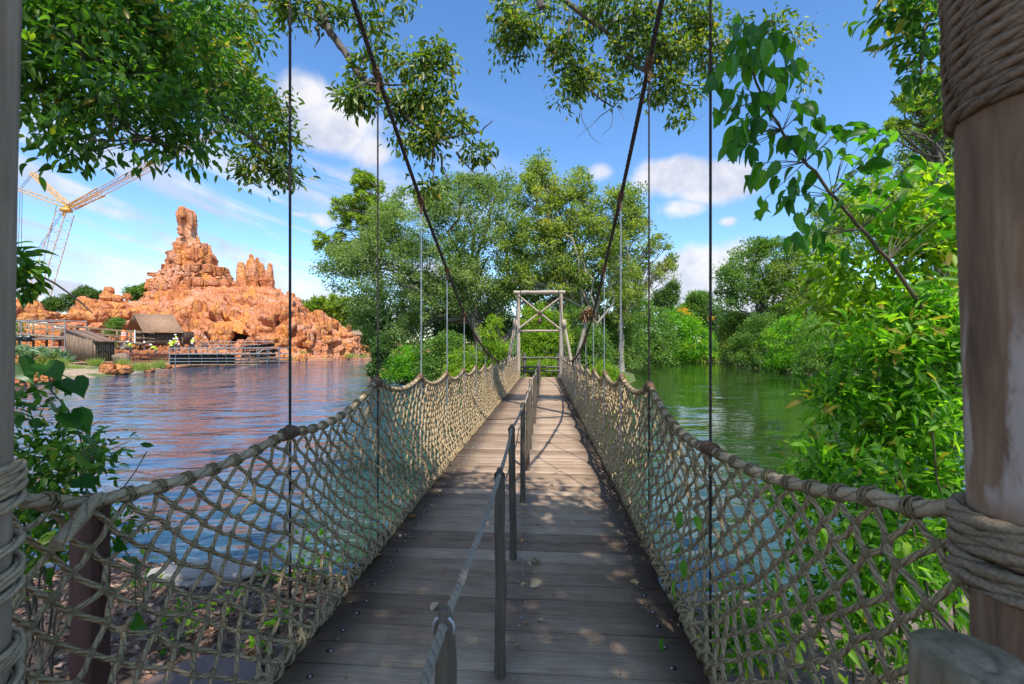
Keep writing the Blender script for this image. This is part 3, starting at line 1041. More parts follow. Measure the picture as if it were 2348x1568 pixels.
for n, (x, y, rx, ry, d) in enumerate([
    (300, 270, 60, 140, 71), (420, 170, 50, 110, 72), (500, 210, 32, 120, 73), (600, 150, 70, 90, 75), (640, 280, 90, 60, 73), (740, 220, 55, 110, 73), (825, 280, 34, 120, 71.5), (960, 265, 100, 75, 72.5),
    (215, 170, 75, 60, 73), (205, 215, 65, 40, 71.5), (430, 370, 90, 95, 69), (400, 490, 50, 60, 67.5), (460, 520, 30, 50, 66.5), (620, 390, 85, 85, 69), (610, 500, 55, 60, 67), (740, 400, 70, 70, 69), (700, 500, 70, 60, 67),
    (1080, 410, 75, 85, 70), (1190, 420, 70, 70, 71), (1150, 500, 70, 50, 69), (1090, 270, 60, 70, 74), (1280, 300, 70, 70, 76), (1400, 250, 60, 80, 78), (1340, 380, 60, 60, 74), (1420, 390, 35, 70, 74), (1500, 330, 45, 100, 75),
    (1590, 360, 65, 70, 76), (1710, 370, 40, 50, 77), (1740, 250, 60, 80, 81), (1820, 330, 60, 70, 80), (1650, 260, 40, 80, 80), (1530, 210, 70, 60, 82), (1900, 310, 45, 50, 84), (2010, 320, 30, 40, 87), (2060, 350, 30, 30, 88),
    (1590, 430, 50, 40, 74), (1960, 390, 60, 40, 86), (1310, 500, 90, 50, 69), (1230, 560, 80, 45, 67), (1600, 520, 70, 40, 73), (1800, 480, 90, 40, 78), (2150, 520, 70, 40, 86), (2060, 560, 60, 40, 83),
    (1000, 190, 60, 60, 78), (880, 160, 50, 50, 79), (1150, 180, 60, 50, 81), (680, 60, 90, 30, 84), (900, 70, 100, 25, 87), (1100, 60, 90, 30, 87), (1300, 110, 110, 35, 85), (1300, 180, 90, 30, 83), (1560, 120, 70, 40, 86), (450, 60, 100, 28, 86), (250, 40, 120, 30, 87),
    (1230, 30, 60, 45, 90), (1340, 20, 45, 60, 91), (1420, 40, 40, 70, 91),
]):
    if d > 80 and n % 2: continue
    xv, yv = c3(x, y)
    boulder('boulder', xv, yv, rx / 4.74 * .86, ry / 4.74 * 1.08, d + .9, hill, n)
# timber lining of the tunnel mouth
tm = MB()
for (x0, y0, x1, y1) in [((c3(930, 380))[0], c3(930, 380)[1], c3(990, 430)[0], c3(990, 430)[1]), (c3(850, 378)[0], c3(850, 378)[1], c3(950, 378)[0], c3(950, 378)[1]), (c3(990, 400)[0], c3(990, 400)[1], c3(990, 490)[0], c3(990, 490)[1])]:
    tm.tube([P(x0, y0, 71), P(x1, y1, 71)], .22, 6)
tm.obj('tunnel_timber', M_trestle, hill)
tb = MB()
tb.box(P(527, 777, 73.2), (7.0, 4.0, 4.6), ax=[R_, F_, U_])  # near-black solid box stands in for the shade inside the cave
tb.obj('tunnel_shade_box', M_dark, hill)

# outcrops on the left
def c1(x, y):
    return (x / 4.8917) / 1.0908, (740 + y / 4.8917) / 1.0908


oc = empty('rock_outcrop', gx(50, 58, -1), 'rounded orange rock outcrop at the foot of the yellow crane', 'rock outcrop')
for n, (x, y, rx, ry, d) in enumerate([(110, 130, 70, 90, 60), (190, 190, 130, 120, 59), (300, 150, 90, 110, 60), (400, 170, 95, 110, 59), (470, 240, 90, 70, 57.5), (130, 210, 90, 90, 57), (520, 260, 80, 60, 57), (350, 270, 100, 60, 56), (600, 240, 110, 50, 60), (-60, 180, 130, 130, 60), (-250, 160, 150, 150, 61)]):
    xv, yv = c1(x, y)
    boulder('boulder', xv, yv, rx / 5.336, ry / 5.336, d, oc, n)
oc = empty('rock_outcrop', gx(230, 68, -1), 'broad orange rock outcrop with an overhang behind the grey lean-to shed', 'rock outcrop')
for n, (x, y, rx, ry, d) in enumerate([(950, 240, 90, 70, 70), (930, 200, 80, 50, 71), (1080, 130, 110, 90, 74), (1110, 250, 95, 70, 69), (1240, 170, 120, 90, 74), (1230, 240, 70, 80, 70), (1370, 170, 120, 90, 76), (1320, 230, 70, 70, 72), (1400, 230, 90, 60, 72), (1500, 220, 90, 60, 73), (1480, 150, 110, 50, 78),
                                      (1060, 90, 70, 50, 77), (1650, 200, 110, 50, 76), (1800, 170, 120, 60, 79), (780, 270, 130, 45, 70), (650, 290, 100, 40, 68)]):
    xv, yv = c1(x, y)
    boulder('boulder', xv, yv, rx / 5.336, ry / 5.336, d, oc, n + 2)
bt = empty('rock_butte', gx(255, 84, 5), 'small square-topped orange butte left of the leafy tree on the ridge', 'rock butte')
for n, (x, y, rx, ry, d) in enumerate([(1335, -50, 45, 65, 83), (1320, 15, 75, 50, 82), (1400, 20, 70, 40, 82), (1440, 40, 55, 40, 81), (1560, 10, 40, 35, 86)]):
    xv, yv = c1(x, y)
    boulder('rock_block', xv, yv, rx / 5.336, ry / 5.336, d, bt, n)
# shore boulders, each a thing
for (x, y, rx, ry, d, lab) in [
    (1330, 890, 90, 55, 38.8, 'orange shore boulder at the water edge in front of the shed, left of a pair'),
    (1490, 890, 105, 52, 39.5, 'broad orange shore boulder touching the water, right of a pair before the shed'),
    (1830, 895, 58, 30, 43, 'small flat tan boulder at the water below the picket fence'),
    (170, 780, 110, 55, 37, 'orange boulder behind the heart-shaped leaves by the left post'),
    (480, 965, 90, 48, 32.5, 'pale buff boulder on the bank beyond the heart-shaped leaves'),
    (600, 1000, 80, 38, 32, 'low pale boulder at the water edge under the grasses'),
    (330, 1020, 110, 60, 30.5, 'pale boulder half hidden behind the front heart-shaped leaf'),
    (160, 1040, 130, 75, 29, 'large pale boulder beside the left post at the water'),
    (520, 910, 70, 28, 34.5, 'thin flat pale stone lying on the grassy bank'),
    (2000, 860, 35, 22, 46, 'small reddish stone left of the black-sheeted scaffold'),
    (2070, 862, 35, 20, 47, 'small reddish stone at the corner of the black-sheeted scaffold')]:
    xv, yv = c1(x, y)
    boulder('shore_boulder', xv, yv + .28 * ry / 5.336, rx / 5.336 * 1.05, ry / 5.336 * 1.25, d, None, int(x), label=lab, cat='boulder', group='boulders along the far bank')
for (x, y, rx, ry, d, lab) in [
    (1370, 690, 38, 50, 65, 'upright orange boulder in the shallows right of the scaffold platform'),
    (1560, 675, 40, 55, 68, 'blocky orange boulder in the shallows beneath the rock hill'),
    (1490, 690, 30, 30, 67, 'low orange boulder between two taller ones under the rock hill'),
    (2010, 672, 55, 30, 76, 'rounded brown boulder in the shallows near the far grass')]:
    xv, yv = c3(x, y)
    boulder('shore_boulder', xv, yv + .3 * ry / 4.74, rx / 4.74, ry / 4.74 * 1.25, d, None, int(x), label=lab, cat='boulder', group='boulders along the far bank')
# ------------------------------------------------------------------ far bank: crane, huts, walkway, scaffold, workers
AX = [R_, F_, U_]


def lattice(mb, a, b, w0, w1, bays, rc=.12, rl=.06, side=None):
    """four-chord lattice boom from a to b"""
    a, b = np.asarray(a, float), np.asarray(b, float)
    d = unit((b - a)[None])[0]
    s = np.cross(d, F_) if side is None else np.asarray(side)
    s = unit(s[None])[0]
    t = np.cross(d, s)
    T = np.linspace(0, 1, bays + 1)
    rows = []
    for k in T:
        w = w0 + (w1 - w0) * k
        c = a + (b - a) * k
        rows.append([c + (s * i + t * j) * w / 2 for i, j in ((-1, -1), (1, -1), (1, 1), (-1, 1))])
    rows = np.array(rows)
    for c in range(4):
        mb.tube([rows[0, c], rows[-1, c]], rc, 5)
    for k in range(bays):
        for c in range(4):
            c2 = (c + 1) % 4
            p, q = (rows[k, c], rows[k + 1, c2]) if k % 2 else (rows[k, c2], rows[k + 1, c])
            mb.tube([p, q], rl, 3, cap=False)


DC = 130.0
cr = empty('tower_crane', gx(90, DC, 0), 'yellow lattice boom crane standing behind the orange rocks', 'crane')
mb = MB(); lattice(mb, P(62, 760, DC), P(150, 488, DC), 3.6, 2.6, 26, .12, .05); mb.obj('main_boom', M_crane_pale, cr)
mb = MB()
mb.tube([P(138, 480, DC), P(166, 474, DC)], .45, 6)
mb.tube([P(146, 496, DC), P(152, 468, DC)], .4, 6)
mb.box(P(152, 482, DC), (2.0, 2.0, 1.0), ax=AX)
mb.obj('boom_head', M_yellow, cr)
mb = MB(); lattice(mb, P(164, 475, DC), P(640, 226, DC), 1.5, 1.5, 60, .11, .045)
mb.obj('jib', M_crane_pale, cr)
mb = MB(); lattice(mb, P(164, 475, DC - .1), P(232, 440, DC - .1), 1.0, 1.8, 6, .15, .06)
mb.obj('jib_foot', M_yellow, cr)
mb = MB(); lattice(mb, P(162, 476, DC), P(72, 396, DC), 1.1, .9, 12, .14, .055); mb.obj('upper_mast', M_yellow, cr)
mb = MB(); lattice(mb, P(145, 470, DC), P(43, 434, DC), 1.1, .8, 12, .14, .055); mb.obj('lower_mast', M_yellow, cr)
mb = MB()
for (x0, y0, x1, y1) in [(72, 398, 44, 434), (76, 400, 48, 435), (46, 437, 40, 640), (51, 437, 48, 640), (40, 640, 60, 755), (48, 640, 64, 755), (140, 488, 42, 640), (142, 492, 50, 636), (74, 398, 640, 226), (150, 475, 636, 231), (130, 470, 100, 600)]:
    mb.tube([P(x0, y0, DC), P(x1, y1, DC)], .07, 4)
mb.obj('pendant_line', M_dark, cr)
mb = MB(); mb.box(P(80, 800, DC), (7, 7, 4), ax=AX); mb.obj('carriage', M_yellow, cr)

# gabled barn
DB = 62.0
k = DB / FOC
barn = empty('gabled_barn', gx(355, DB, -.5), 'dark timber barn with brown shingled gable roof against the cliff', 'barn')
m, g, b, _ = mat('brown_shingles')
tcn = g.new('ShaderNodeTexCoord').outputs['Object']
br = g.new('ShaderNodeTexBrick')
u, v, w = g.sep(tcn)
g.put(br.inputs['Vector'], g.comb(u, g.m('MULTIPLY', w, 1.3), 0))
br.inputs['Scale'].default_value = 1.6
br.inputs['Color1'].default_value = (.44, .26, .15, 1); br.inputs['Color2'].default_value = (.27, .15, .085, 1); br.inputs['Mortar'].default_value = (.09, .055, .035, 1)
br.inputs['Mortar Size'].default_value = .03
g.put(b.inputs['Base Color'], g.mix(g.m('MULTIPLY', g.noise(tcn, 3, 4), .5), br.outputs[0], (.42, .27, .17)))
b.inputs['Roughness'].default_value = .9
g.put(b.inputs['Normal'], g.bump(br.outputs[1], .6, -.05))
M_shingle = m
ridL, ridR = P(305, 719, DB + 2.6), P(396, 721, DB + 2.6)
eL, eR = P(327, 761, DB - .4), P(421, 762, DB - .4)
bL, bR = P(287, 757, DB + 5.4), P(380, 757, DB + 5.4)


def slab(mb, a, b, c, d, th):
    n = unit(np.cross(np.asarray(b) - a, np.asarray(d) - a)[None])[0]
    if n[2] < 0: n = -n
    V = [a, b, c, d] + [np.asarray(p) - n * th for p in (a, b, c, d)]
    mb.add(V, [[0, 1, 2, 3], [7, 6, 5, 4], [0, 4, 5, 1], [1, 5, 6, 2], [2, 6, 7, 3], [3, 7, 4, 0]])


mb = MB(); slab(mb, eL, eR, ridR, ridL, .16); mb.obj('front_roof_slope', M_shingle, barn)
mb = MB(); slab(mb, bL, bR, ridR - [0, 0, .02], ridL - [0, 0, .02], .16); mb.obj('rear_roof_slope', M_shingle, barn)
fl = P(330, 761, DB + .3); frr = P(419, 761, DB + .3)
for n_, x in enumerate(np.arange(331, 419, 4.0)):
    mb = MB(); mb.box(P(x, 778, DB + .3 + .03 * (n_ % 2)), (3.8 * k, .06, 38 * k), ax=AX); mb.obj('wall_board', M_barn, barn)
mb = MB(); mb.box(P(356, 778, DB + 5.2), (100 * k, .08, 42 * k), ax=AX); mb.obj('rear_wall', M_barn, barn)
mb = MB(); mb.box(P(418, 778, DB + 2.8), (.08, 4.6, 38 * k), ax=AX); mb.obj('end_wall', M_barn, barn)
mb = MB(); mb.tube([P(290, 757, DB + 5.2), P(330, 760, DB + .2)], .10, 4); mb.tube([P(312, 735, DB + 2.6), P(306, 719, DB + 2.6)], .1, 4); mb.obj('gable_beam', M_barn, barn)
for x, d in ((331, DB + .1), (290, DB + 5.2), (419, DB + .1)):
    mb = MB(); mb.box(P(x, 779, d), (.2, .2, 44 * k), ax=AX); mb.obj('corner_post', M_barn, barn)
# small gabled lean-to roof left of the workers
rack = empty('timber_canopy', gx(352, 58, -.6), 'low dark plank canopy on a striped post beside the barn', 'canopy')
mb = MB(); kk = 58 / FOC
slab(mb, P(312, 792, 57), P(345, 782, 57), P(345, 780, 59.5), P(312, 790, 59.5), .1); slab(mb, P(345, 782, 57), P(356, 785, 57), P(356, 784, 59.5), P(345, 780, 59.5), .1); mb.obj('canopy_roof', M_barn, rack)
mb = MB(); mb.box(P(331, 794, 58), (.14, .14, 24 * kk), ax=AX); mb.obj('post', M_white, rack)
mb = MB(); mb.box(P(352, 796, 58), (.12, .12, 20 * kk), ax=AX); mb.obj('post', M_barn, rack)

# grey lean-to shed
DS_ = 44.0
k = DS_ / FOC
shed = empty('leanto_shed', gx(205, DS_, -1), 'weathered grey lean-to shed with a sloping plank roof and double doors', 'shed')
rs = np.random.default_rng(5)
for n_, x in enumerate(np.linspace(153, 210, 15)):
    f = (x - 153) / 57
    top, bot = 758 + f * 21, 822 + f * 8
    d = DS_ + 2.5 - f * 3.0
    mb = MB(); mb.box(P(x, (top + bot) / 2, d + rs.random() * .05), (4.0 * k, .05, (bot - top) * k), ax=AX); mb.obj('wall_board', M_shed, shed)
for n_, x in enumerate(np.linspace(216, 260, 9)):
    f = (x - 214) / 48
    d = DS_ - .5 + f * 2.5
    mb = MB(); mb.box(P(x, 806, d), (5.4 * k, .06, 46 * k), ax=AX); mb.obj('door_board' if 219 < x < 254 else 'wall_board', M_trestle if 219 < x < 254 else M_shed, shed)
mb = MB()
for (x0, y0, x1, y1) in [(220, 788, 250, 812), (220, 806, 252, 807), (236, 786, 236, 828), (252, 786, 252, 830), (220, 786, 220, 828)]:
    f0, f1 = (x0 - 214) / 48, (x1 - 214) / 48
    mb.tube([P(x0, y0, DS_ - .62 + f0 * 2.5), P(x1, y1, DS_ - .62 + f1 * 2.5)], .045, 4)
mb.obj('door_brace', M_barn, shed)
# roof planks
A, B, C, E = P(150, 755, DS_ + 2.4), P(221, 781, DS_ - .9), P(267, 782, DS_ + 2.0), P(204, 757, DS_ + 5.2)
for n_ in range(9):
    f0, f1 = n_ / 9, (n_ + .94) / 9
    mb = MB(); slab(mb, A + (E - A) * f0, B + (C - B) * f0, B + (C - B) * f1, A + (E - A) * f1, .14); mb.obj('roof_plank', M_shed_roof if n_ % 4 else M_barn, shed)
mb = MB()
Vb = [P(153, 824, DS_ + 2.6), P(213, 830, DS_ - .3), P(260, 828, DS_ + 2.1), P(202, 820, DS_ + 5.2)]
Vt = [P(153, 758, DS_ + 2.6), P(213, 781, DS_ - .3), P(260, 781, DS_ + 2.1), P(202, 762, DS_ + 5.2)]
mb.add(Vb + Vt, [[0, 1, 5, 4], [1, 2, 6, 5], [2, 3, 7, 6], [3, 0, 4, 7]])
mb.obj('inner_wall', M_dark, shed)

# sloping timber walkway
DW = 50.0
k = DW / FOC
wk = empty('timber_walkway', gx(150, DW, -1), 'long sloping timber walkway with railings behind the lean-to shed', 'walkway')


def wl_(x, off): return P(x, 763 + (x - 15) * .083 + off, DW + (x - 15) * .03)


mb = MB(); slab(mb, wl_(-60, 0), wl_(322, -2), wl_(322, -2) + F_ * 2.4, wl_(-60, 0) + F_ * 2.4, .18); mb.obj('walkway_deck', M_trestle, wk)
for s, nm in ((0.0, 'front'), (2.3, 'rear')):
    for off in (-28, -15):
        mb = MB(); mb.tube([wl_(-60, off) + F_ * s, wl_(322, off + 3) + F_ * s], .055, 4); mb.obj('handrail', M_trestle, wk)
for x in np.arange(-20, 322, 32.0):
    mb = MB(); mb.box((wl_(x, -28) + wl_(x, 2)) / 2, (.13, .13, 30 * k), ax=AX); mb.obj('rail_post', M_trestle, wk)
    mb = MB(); mb.box((wl_(x, 0) + wl_(x, 42)) / 2 + F_ * 1.5, (.16, .16, 42 * k), ax=AX); mb.obj('trestle_leg', M_barn, wk)
mb = MB(); mb.box((wl_(60, 9)) + F_ * 1.0, (170 * k, 1.6, 7 * k), ax=AX); mb.obj('beam', M_barn, wk)


def scaffold(name, label, xs, ys, d0, d1, depth, base_y, sheet=None, decks=(), braces=()):
    """tube scaffold: standards at xs, ledgers at ys; depth of the frame in metres"""
    x0, x1 = xs[0], xs[-1]
    dd = lambda x: d0 + (d1 - d0) * (x - x0) / (x1 - x0)
    root = empty(name, gx((x0 + x1) / 2, (d0 + d1) / 2, -1), label, 'scaffold')
    for x in xs:
        for q in (0, depth):
            a, b = P(x, ys[0] - 3, dd(x)), P(x, base_y, dd(x))
            mb = MB(); mb.tube([a + F_ * q, b + F_ * q], .05, 5); mb.obj('standard', M_pipe, root)
    for y in ys:
        for q in (0, depth):
            mb = MB(); mb.tube([P(x0, y, d0) + F_ * (q - .06), P(x1, y - 1.0, d1) + F_ * (q - .06)], .045, 5); mb.obj('ledger', M_pipe, root)
    mb = MB()
    for x in xs:
        for y in ys:
            mb.tube([P(x, y, dd(x)), P(x, y, dd(x)) + F_ * depth], .04, 4)
    mb.obj('transom', M_pipe, root)['kind'] = 'stuff'
    for y in decks:
        mb = MB(); slab(mb, P(x0, y, d0), P(x1, y - 1, d1), P(x1, y - 1, d1) + F_ * depth, P(x0, y, d0) + F_ * depth, .07); mb.obj('deck_board', M_trestle, root)
    if braces:
        for (xa, ya, xb, yb) in braces:
            mb = MB(); mb.tube([P(xa, ya, dd(xa)) - F_ * .1, P(xb, yb, dd(xb)) - F_ * .1], .045, 4); mb.obj('brace', M_pipe, root)
    if sheet:
        a, b, y0, y1 = sheet
        nx_, nz_ = 40, 8
        V = []
        for iu in range(nx_):
            for iz in range(nz_):
                x = a + (b - a) * iu / (nx_ - 1)
                y = y0 + (y1 - y0) * iz / (nz_ - 1)
                V.append(P(x, y, dd(x)) + F_ * (.10 + .10 * noise.noise(Vector((iu * .35, iz * .5 + iu * .2, 3)))) + U_ * .04 * math.sin(iu * 1.3) * (iz == 0))
        q = [[i * nz_ + j, i * nz_ + j + 1, (i + 1) * nz_ + j + 1, (i + 1) * nz_ + j] for i in range(nx_ - 1) for j in range(nz_ - 1)]
        link('black_sheet', nmesh('black_sheet', V, np.array(q), M_black_sheet, True), root)
    return root


scaffold('scaffold_platform', 'steel tube scaffold platform over the water with black sheeting', [388, 402, 433, 462, 498, 519, 540, 562, 588, 612, 640], [799, 812, 822, 829], 48.6, 61.0, 3.0, 846,
         sheet=(388, 537, 813, 837), decks=(836, 812), braces=[(470, 812, 510, 794), (563, 830, 605, 800), (612, 829, 588, 812)])
scaffold('scaffold_rail', 'upper scaffold handrails running in front of the cave mouths', [440, 470, 500, 530, 562, 588, 610], [784, 791, 798], 64.5, 66, 2.0, 815, braces=[(440, 800, 480, 785), (500, 800, 530, 790)])
scaffold('scaffold_gangway', 'steel tube scaffold under the timber walkway beside the shed', [-10, 66, 148], [735, 778, 797], 48, 49, 2.5, 812, decks=(799,))
# equipment on the platform
pt = empty('track_stack', gx(585, 61, -.3), 'stack of dark track pieces at the right end of the platform', 'track stack')
for n_, (x, y, w, h) in enumerate([(600, 793, 46, 5), (590, 799, 50, 4), (604, 805, 50, 6), (575, 805, 20, 3), (612, 814, 28, 8), (580, 815, 40, 5)]):
    mb = MB(); mb.box(P(x, y, 62.5), (w * 62 / FOC, 1.6, h * 62 / FOC), ax=[R_ * math.cos(.1) + U_ * math.sin(.05), F_, U_]); mb.obj('track_piece', M_dark, pt)
rngt = np.random.default_rng(2)
mb = MB()
for n_ in range(26):
    x = 560 + n_ * 2.6
    mb.box(P(x, 797 - n_ * .35 + rngt.normal() * .8, 61.8), (.10, 1.2, .14), ax=AX)
mb.obj('sleepers', M_dark, pt)
for (x, y, w, h, d, mt, nm, lab, cat) in [
    (284, 766, 11, 17, 57, M_orange, 'traffic_drum', 'orange and white striped drum on the walkway near the barn', 'traffic drum'),
    (309, 771, 3, 30, 57, M_white, 'white_pipe', 'upright white pipe standing on the walkway by the orange drum', 'pipe'),
    (62, 776, 12, 14, 47, M_black_sheet, 'control_cabinet', 'dark equipment cabinet on the scaffold, left of the shed', 'cabinet'),
    (44, 775, 12, 12, 47, M_black_sheet, 'speaker_box', 'dark square box nearest the left post on the scaffold', 'box'),
    (138, 753 - 3, 22, 9, 60, M_white, 'parked_cart', 'pale flat cart among the orange rocks beyond the walkway', 'cart')]:
    e = empty(nm, P(x, y + h / 2, d), lab, cat)
    kk = d / FOC
    mb = MB()
    if nm in ('traffic_drum', 'white_pipe'):
        pts = [P(x, y + h / 2 - h * f, d) for f in np.linspace(0, 1, 7)]
        mb.tube(pts, np.array([.5, .5, .46, .46, .42, .42, .3]) * w * kk, 10)
        mb.obj('drum_body' if nm[0] == 't' else 'pipe_body', mt, e)
        if nm[0] == 't':
            mb = MB()
            for f in (.3, .6): mb.tube([P(x, y + h / 2 - h * f, d), P(x, y + h / 2 - h * (f + .12), d)], .5 * w * kk, 10)
            mb.obj('white_band', M_white, e)
    else:
        mb.box(P(x, y, d), (w * kk, .5, h * kk), ax=AX, taper=.92); mb.obj('box_body', mt, e)
        mb = MB(); mb.box(P(x, y - h * .3, d - .27), (w * kk * .8, .03, h * kk * .2), ax=AX); mb.obj('front_panel', M_steel, e)

# picket fence along the bank
pf = empty('picket_fence', gx(320, 46, -1), 'thin rusty picket fence along the bank between shed and scaffold', 'picket fence')
for n_, x in enumerate(np.arange(262, 390, 3.4)):
    d = 47 + (x - 262) * .05
    mb = MB(); mb.box(P(x, 822 + rngt.normal() * .6, d), (.05, .04, 32 * d / FOC), ax=AX); mb.obj('picket', M_brown, pf)
for y in (812, 828):
    mb = MB(); mb.tube([P(260, y, 47.1), P(392, y, 53.3)], .03, 4); mb.obj('fence_rail', M_brown, pf)
pf = empty('picket_fence', gx(90, 46, -1), 'short dark picket fence behind the grey agaves', 'picket fence')
for n_, x in enumerate(np.arange(8, 152, 3.6)):
    mb = MB(); mb.box(P(x, 808, 46.5), (.08, .04, 13 * 46 / FOC), ax=AX); mb.obj('picket', M_fence, pf)
mb = MB(); mb.tube([P(8, 806, 46.6), P(152, 806, 46.6)], .04, 4); mb.obj('fence_rail', M_fence, pf)
# rubble heap beside the workers
rb = MB()
for n_ in range(260):
    x = rngt.uniform(270, 430); y = rngt.uniform(793, 812); d = 62 - (y - 793) * .35
    s = rngt.uniform(.1, .45)
    rb.ball(P(x, y, d), (s, s, s * .6), 6, 4, .4, rngt)
o = rb.obj('rubble', M_rock); tag(o, 'broken red rubble strewn behind the picket fence', 'rubble', kind='stuff')
dr = MB()
for n_ in range(40):
    x = rngt.uniform(268, 300); y = rngt.uniform(785, 800)
    s = rngt.uniform(.1, .3)
    dr.ball(P(x, y, 58), (s, s, s * .7), 6, 4, .4, rngt)
o = dr.obj('pale_stones', simple('grey_stone', (.32, .29, .26), .9)); tag(o, 'pale stones heaped beside the shed roof', 'stones', kind='stuff')
cb = empty('covered_boat', gx(272, 45, -1), 'grey tarpaulin-covered heap on the bank right of the shed', 'covered heap')
boulder('tarpaulin', 277, 822, 17, 12, 45, cb, 3)
cb.children[0].data = cb.children[0].data.copy(); cb.children[0].data.materials[0] = M_shed


def skin_mesh(name, J, E, rad, mats, face_mat=None, sub=1):
    me = bpy.data.meshes.new(name)
    me.from_pydata([tuple(p) for p in J], E, [])
    o = bpy.data.objects.new(name, me); COL.objects.link(o)
    sk = o.modifiers.new('skin', 'SKIN'); sk.use_smooth_shade = True
    for v, r in zip(me.skin_vertices[0].data, rad):
        v.radius = (r, r)
    me.skin_vertices[0].data[0].use_root = True
    ss = o.modifiers.new('sub', 'SUBSURF'); ss.levels = sub; ss.render_levels = sub
    dg = bpy.context.evaluated_depsgraph_get()
    out = bpy.data.meshes.new_from_object(o.evaluated_get(dg))
    bpy.data.objects.remove(o); bpy.data.meshes.remove(me)
    out.name = name
    out.materials.clear()
    for mm in mats: out.materials.append(mm)
    if face_mat:
        for p in out.polygons: p.material_index = face_mat(p.center)
    return out


def person(label, loc, face, pose, vest, shirt=None):
    """a worker about 1.75 m tall; pose: lean of the trunk, arm lift"""
    lean, arm, knee = pose
    root = empty('person', loc, label, 'person', rz=face)
    s, c = math.sin(lean), math.cos(lean)
    hip = np.array([0, 0, .92 - knee * .25])
    tr = lambda h, x=0., y=0.: hip + np.array([x, s * h + y * c, c * h - y * s])
    J = [hip, tr(.22), tr(.42), tr(.55), tr(.62, y=.01), tr(.72, y=.03), tr(.80, y=.02)]
    rad = [.14, .135, .15, .075, .055, .095, .085]
    E = [(0, 1), (1, 2), (2, 3), (3, 4), (4, 5), (5, 6)]
    for sd in (-1, 1):
        b = len(J)
        sh_ = tr(.49, sd * .19)
        el = sh_ + np.array([sd * .06, s * .1 + arm * .2, -.27 + arm * .12])
        ha = el + np.array([-sd * .03, .10 + arm * .18, -.22 + arm * .16])
        ht = ha + np.array([0, .06, -.06 + arm * .04])
        J += [sh_, el, ha, ht]; rad += [.065, .05, .04, .035]
        E += [(2, b), (b, b + 1), (b + 1, b + 2), (b + 2, b + 3)]
        b = len(J)
        hp = hip + np.array([sd * .09, 0, -.06])
        kn = np.array([sd * .11, .05 + knee * .25, .48 - knee * .08])
        an = np.array([sd * .12, -.04, .09]); toe = np.array([sd * .13, .15, .05])
        J += [hp, kn, an, toe]; rad += [.10, .07, .05, .045]
        E += [(0, b), (b, b + 1), (b + 1, b + 2), (b + 2, b + 3)]
    head = J[5]
    def fm(p):
        if (Vector(head) - p).length < .2 and p.z > J[4][2] - .03: return 2
        if p.z < hip[2] + .02: return 0
        if abs(p.x) > .2 and p.z < J[2][2] - .12: return 2
        return 1
    me = skin_mesh('body', J, E, rad, [M_trouser, shirt or M_white, M_skin], fm)
    o = bpy.data.objects.new('body', me); COL.objects.link(o); o.parent = root
    mb = MB(); mb.ball(head + np.array([0, .11, -.02]), (.018, .03, .03), 6, 4); mb.obj('nose', M_skin).parent = root
    vj = [tr(.02), tr(.22), tr(.42), tr(.52)] + [tr(.48, -.2), tr(.48, .2)]
    me = skin_mesh('vest', vj, [(0, 1), (1, 2), (2, 3), (2, 4), (2, 5)], [.165, .16, .175, .10, .085, .085], [vest])
    o = bpy.data.objects.new('vest', me); COL.objects.link(o); o.parent = root
    mb = MB()
    hc = head + np.array([0, 0, .055])
    mb.ball(hc + [0, 0, .02], (.125, .145, .11), 12, 7)
    mb.ball(hc + [0, .04, -.01], (.14, .18, .02), 12, 4)
    h = mb.obj('helmet', M_helmet); h.parent = root
    for p in h.data.polygons: p.use_smooth = True
    return root


for (x, y, d, face, pose, v, sh, lab) in [
    (405, 797, 60, 2.6, (.15, .2, .0), M_vest, M_vest, 'worker in yellow-green top standing highest above the platform'),
    (472, 802, 65, 3.3, (.05, .1, .0), M_orange, M_vest_o, 'worker in orange top and white helmet before the small cave'),
    (393, 808, 57.5, 1.0, (.7, .5, .3), M_vest, M_vest, 'bending worker in yellow-green vest at the left platform corner'),
    (400, 806, 57, 3.6, (.4, .4, .2), M_vest, M_vest, 'leaning worker in yellow-green vest between two others on the platform'),
    (411, 806, 57.2, 2.0, (.3, .3, .2), M_vest_o, M_white, 'crouching worker in orange vest beside the yellow-green group'),
    (440, 802, 61, .4, (.6, .5, .2), M_vest, M_white, 'bending worker in white shirt and green vest alone on the platform'),
    (302, 812, 52.5, 2.9, (.6, .6, .5), M_vest, M_vest, 'stooping worker in yellow-green vest behind the picket fence near the shed'),
    (359, 817, 52, 2.5, (.8, .6, .6), M_vest, M_vest, 'stooping worker in yellow-green vest behind the picket fence near the scaffold'),
    (17, 758, 52, 2.2, (.1, .2, 0), M_vest, M_vest, 'worker in yellow-green vest on the walkway next to the left post')]:
    p = P(x, y, d)
    person(lab, p, face, pose, v, sh)

# small brown hut at the end of the hill
hut = empty('small_hut', gx(846, 95, 0), 'small tan hut roof at the right end of the rock hill', 'hut')
mb = MB(); x0, y0 = c3(2075, 365); x1, y1 = c3(2200, 415)
slab(mb, P(x0 - 8, y1, 90), P(x1, y1 + 1, 90), P(x1 - 8, y0, 93), P(x0 - 4, y0, 93), .25); mb.obj('hut_roof', M_trestle, hut)
mb = MB(); mb.box(P((x0 + x1) / 2 - 2, y1 + 8, 92), (2.0, 2.4, 1.6), ax=AX); mb.obj('hut_wall', M_barn, hut)
# ------------------------------------------------------------------ the bridge
rng = np.random.default_rng(77)
Y_END = 24.0


def zd(y):
    return np.interp(y, [-2, 5, 9, 16, 24, 26], [0, 0, -.05, -.14, -.24, -.24])


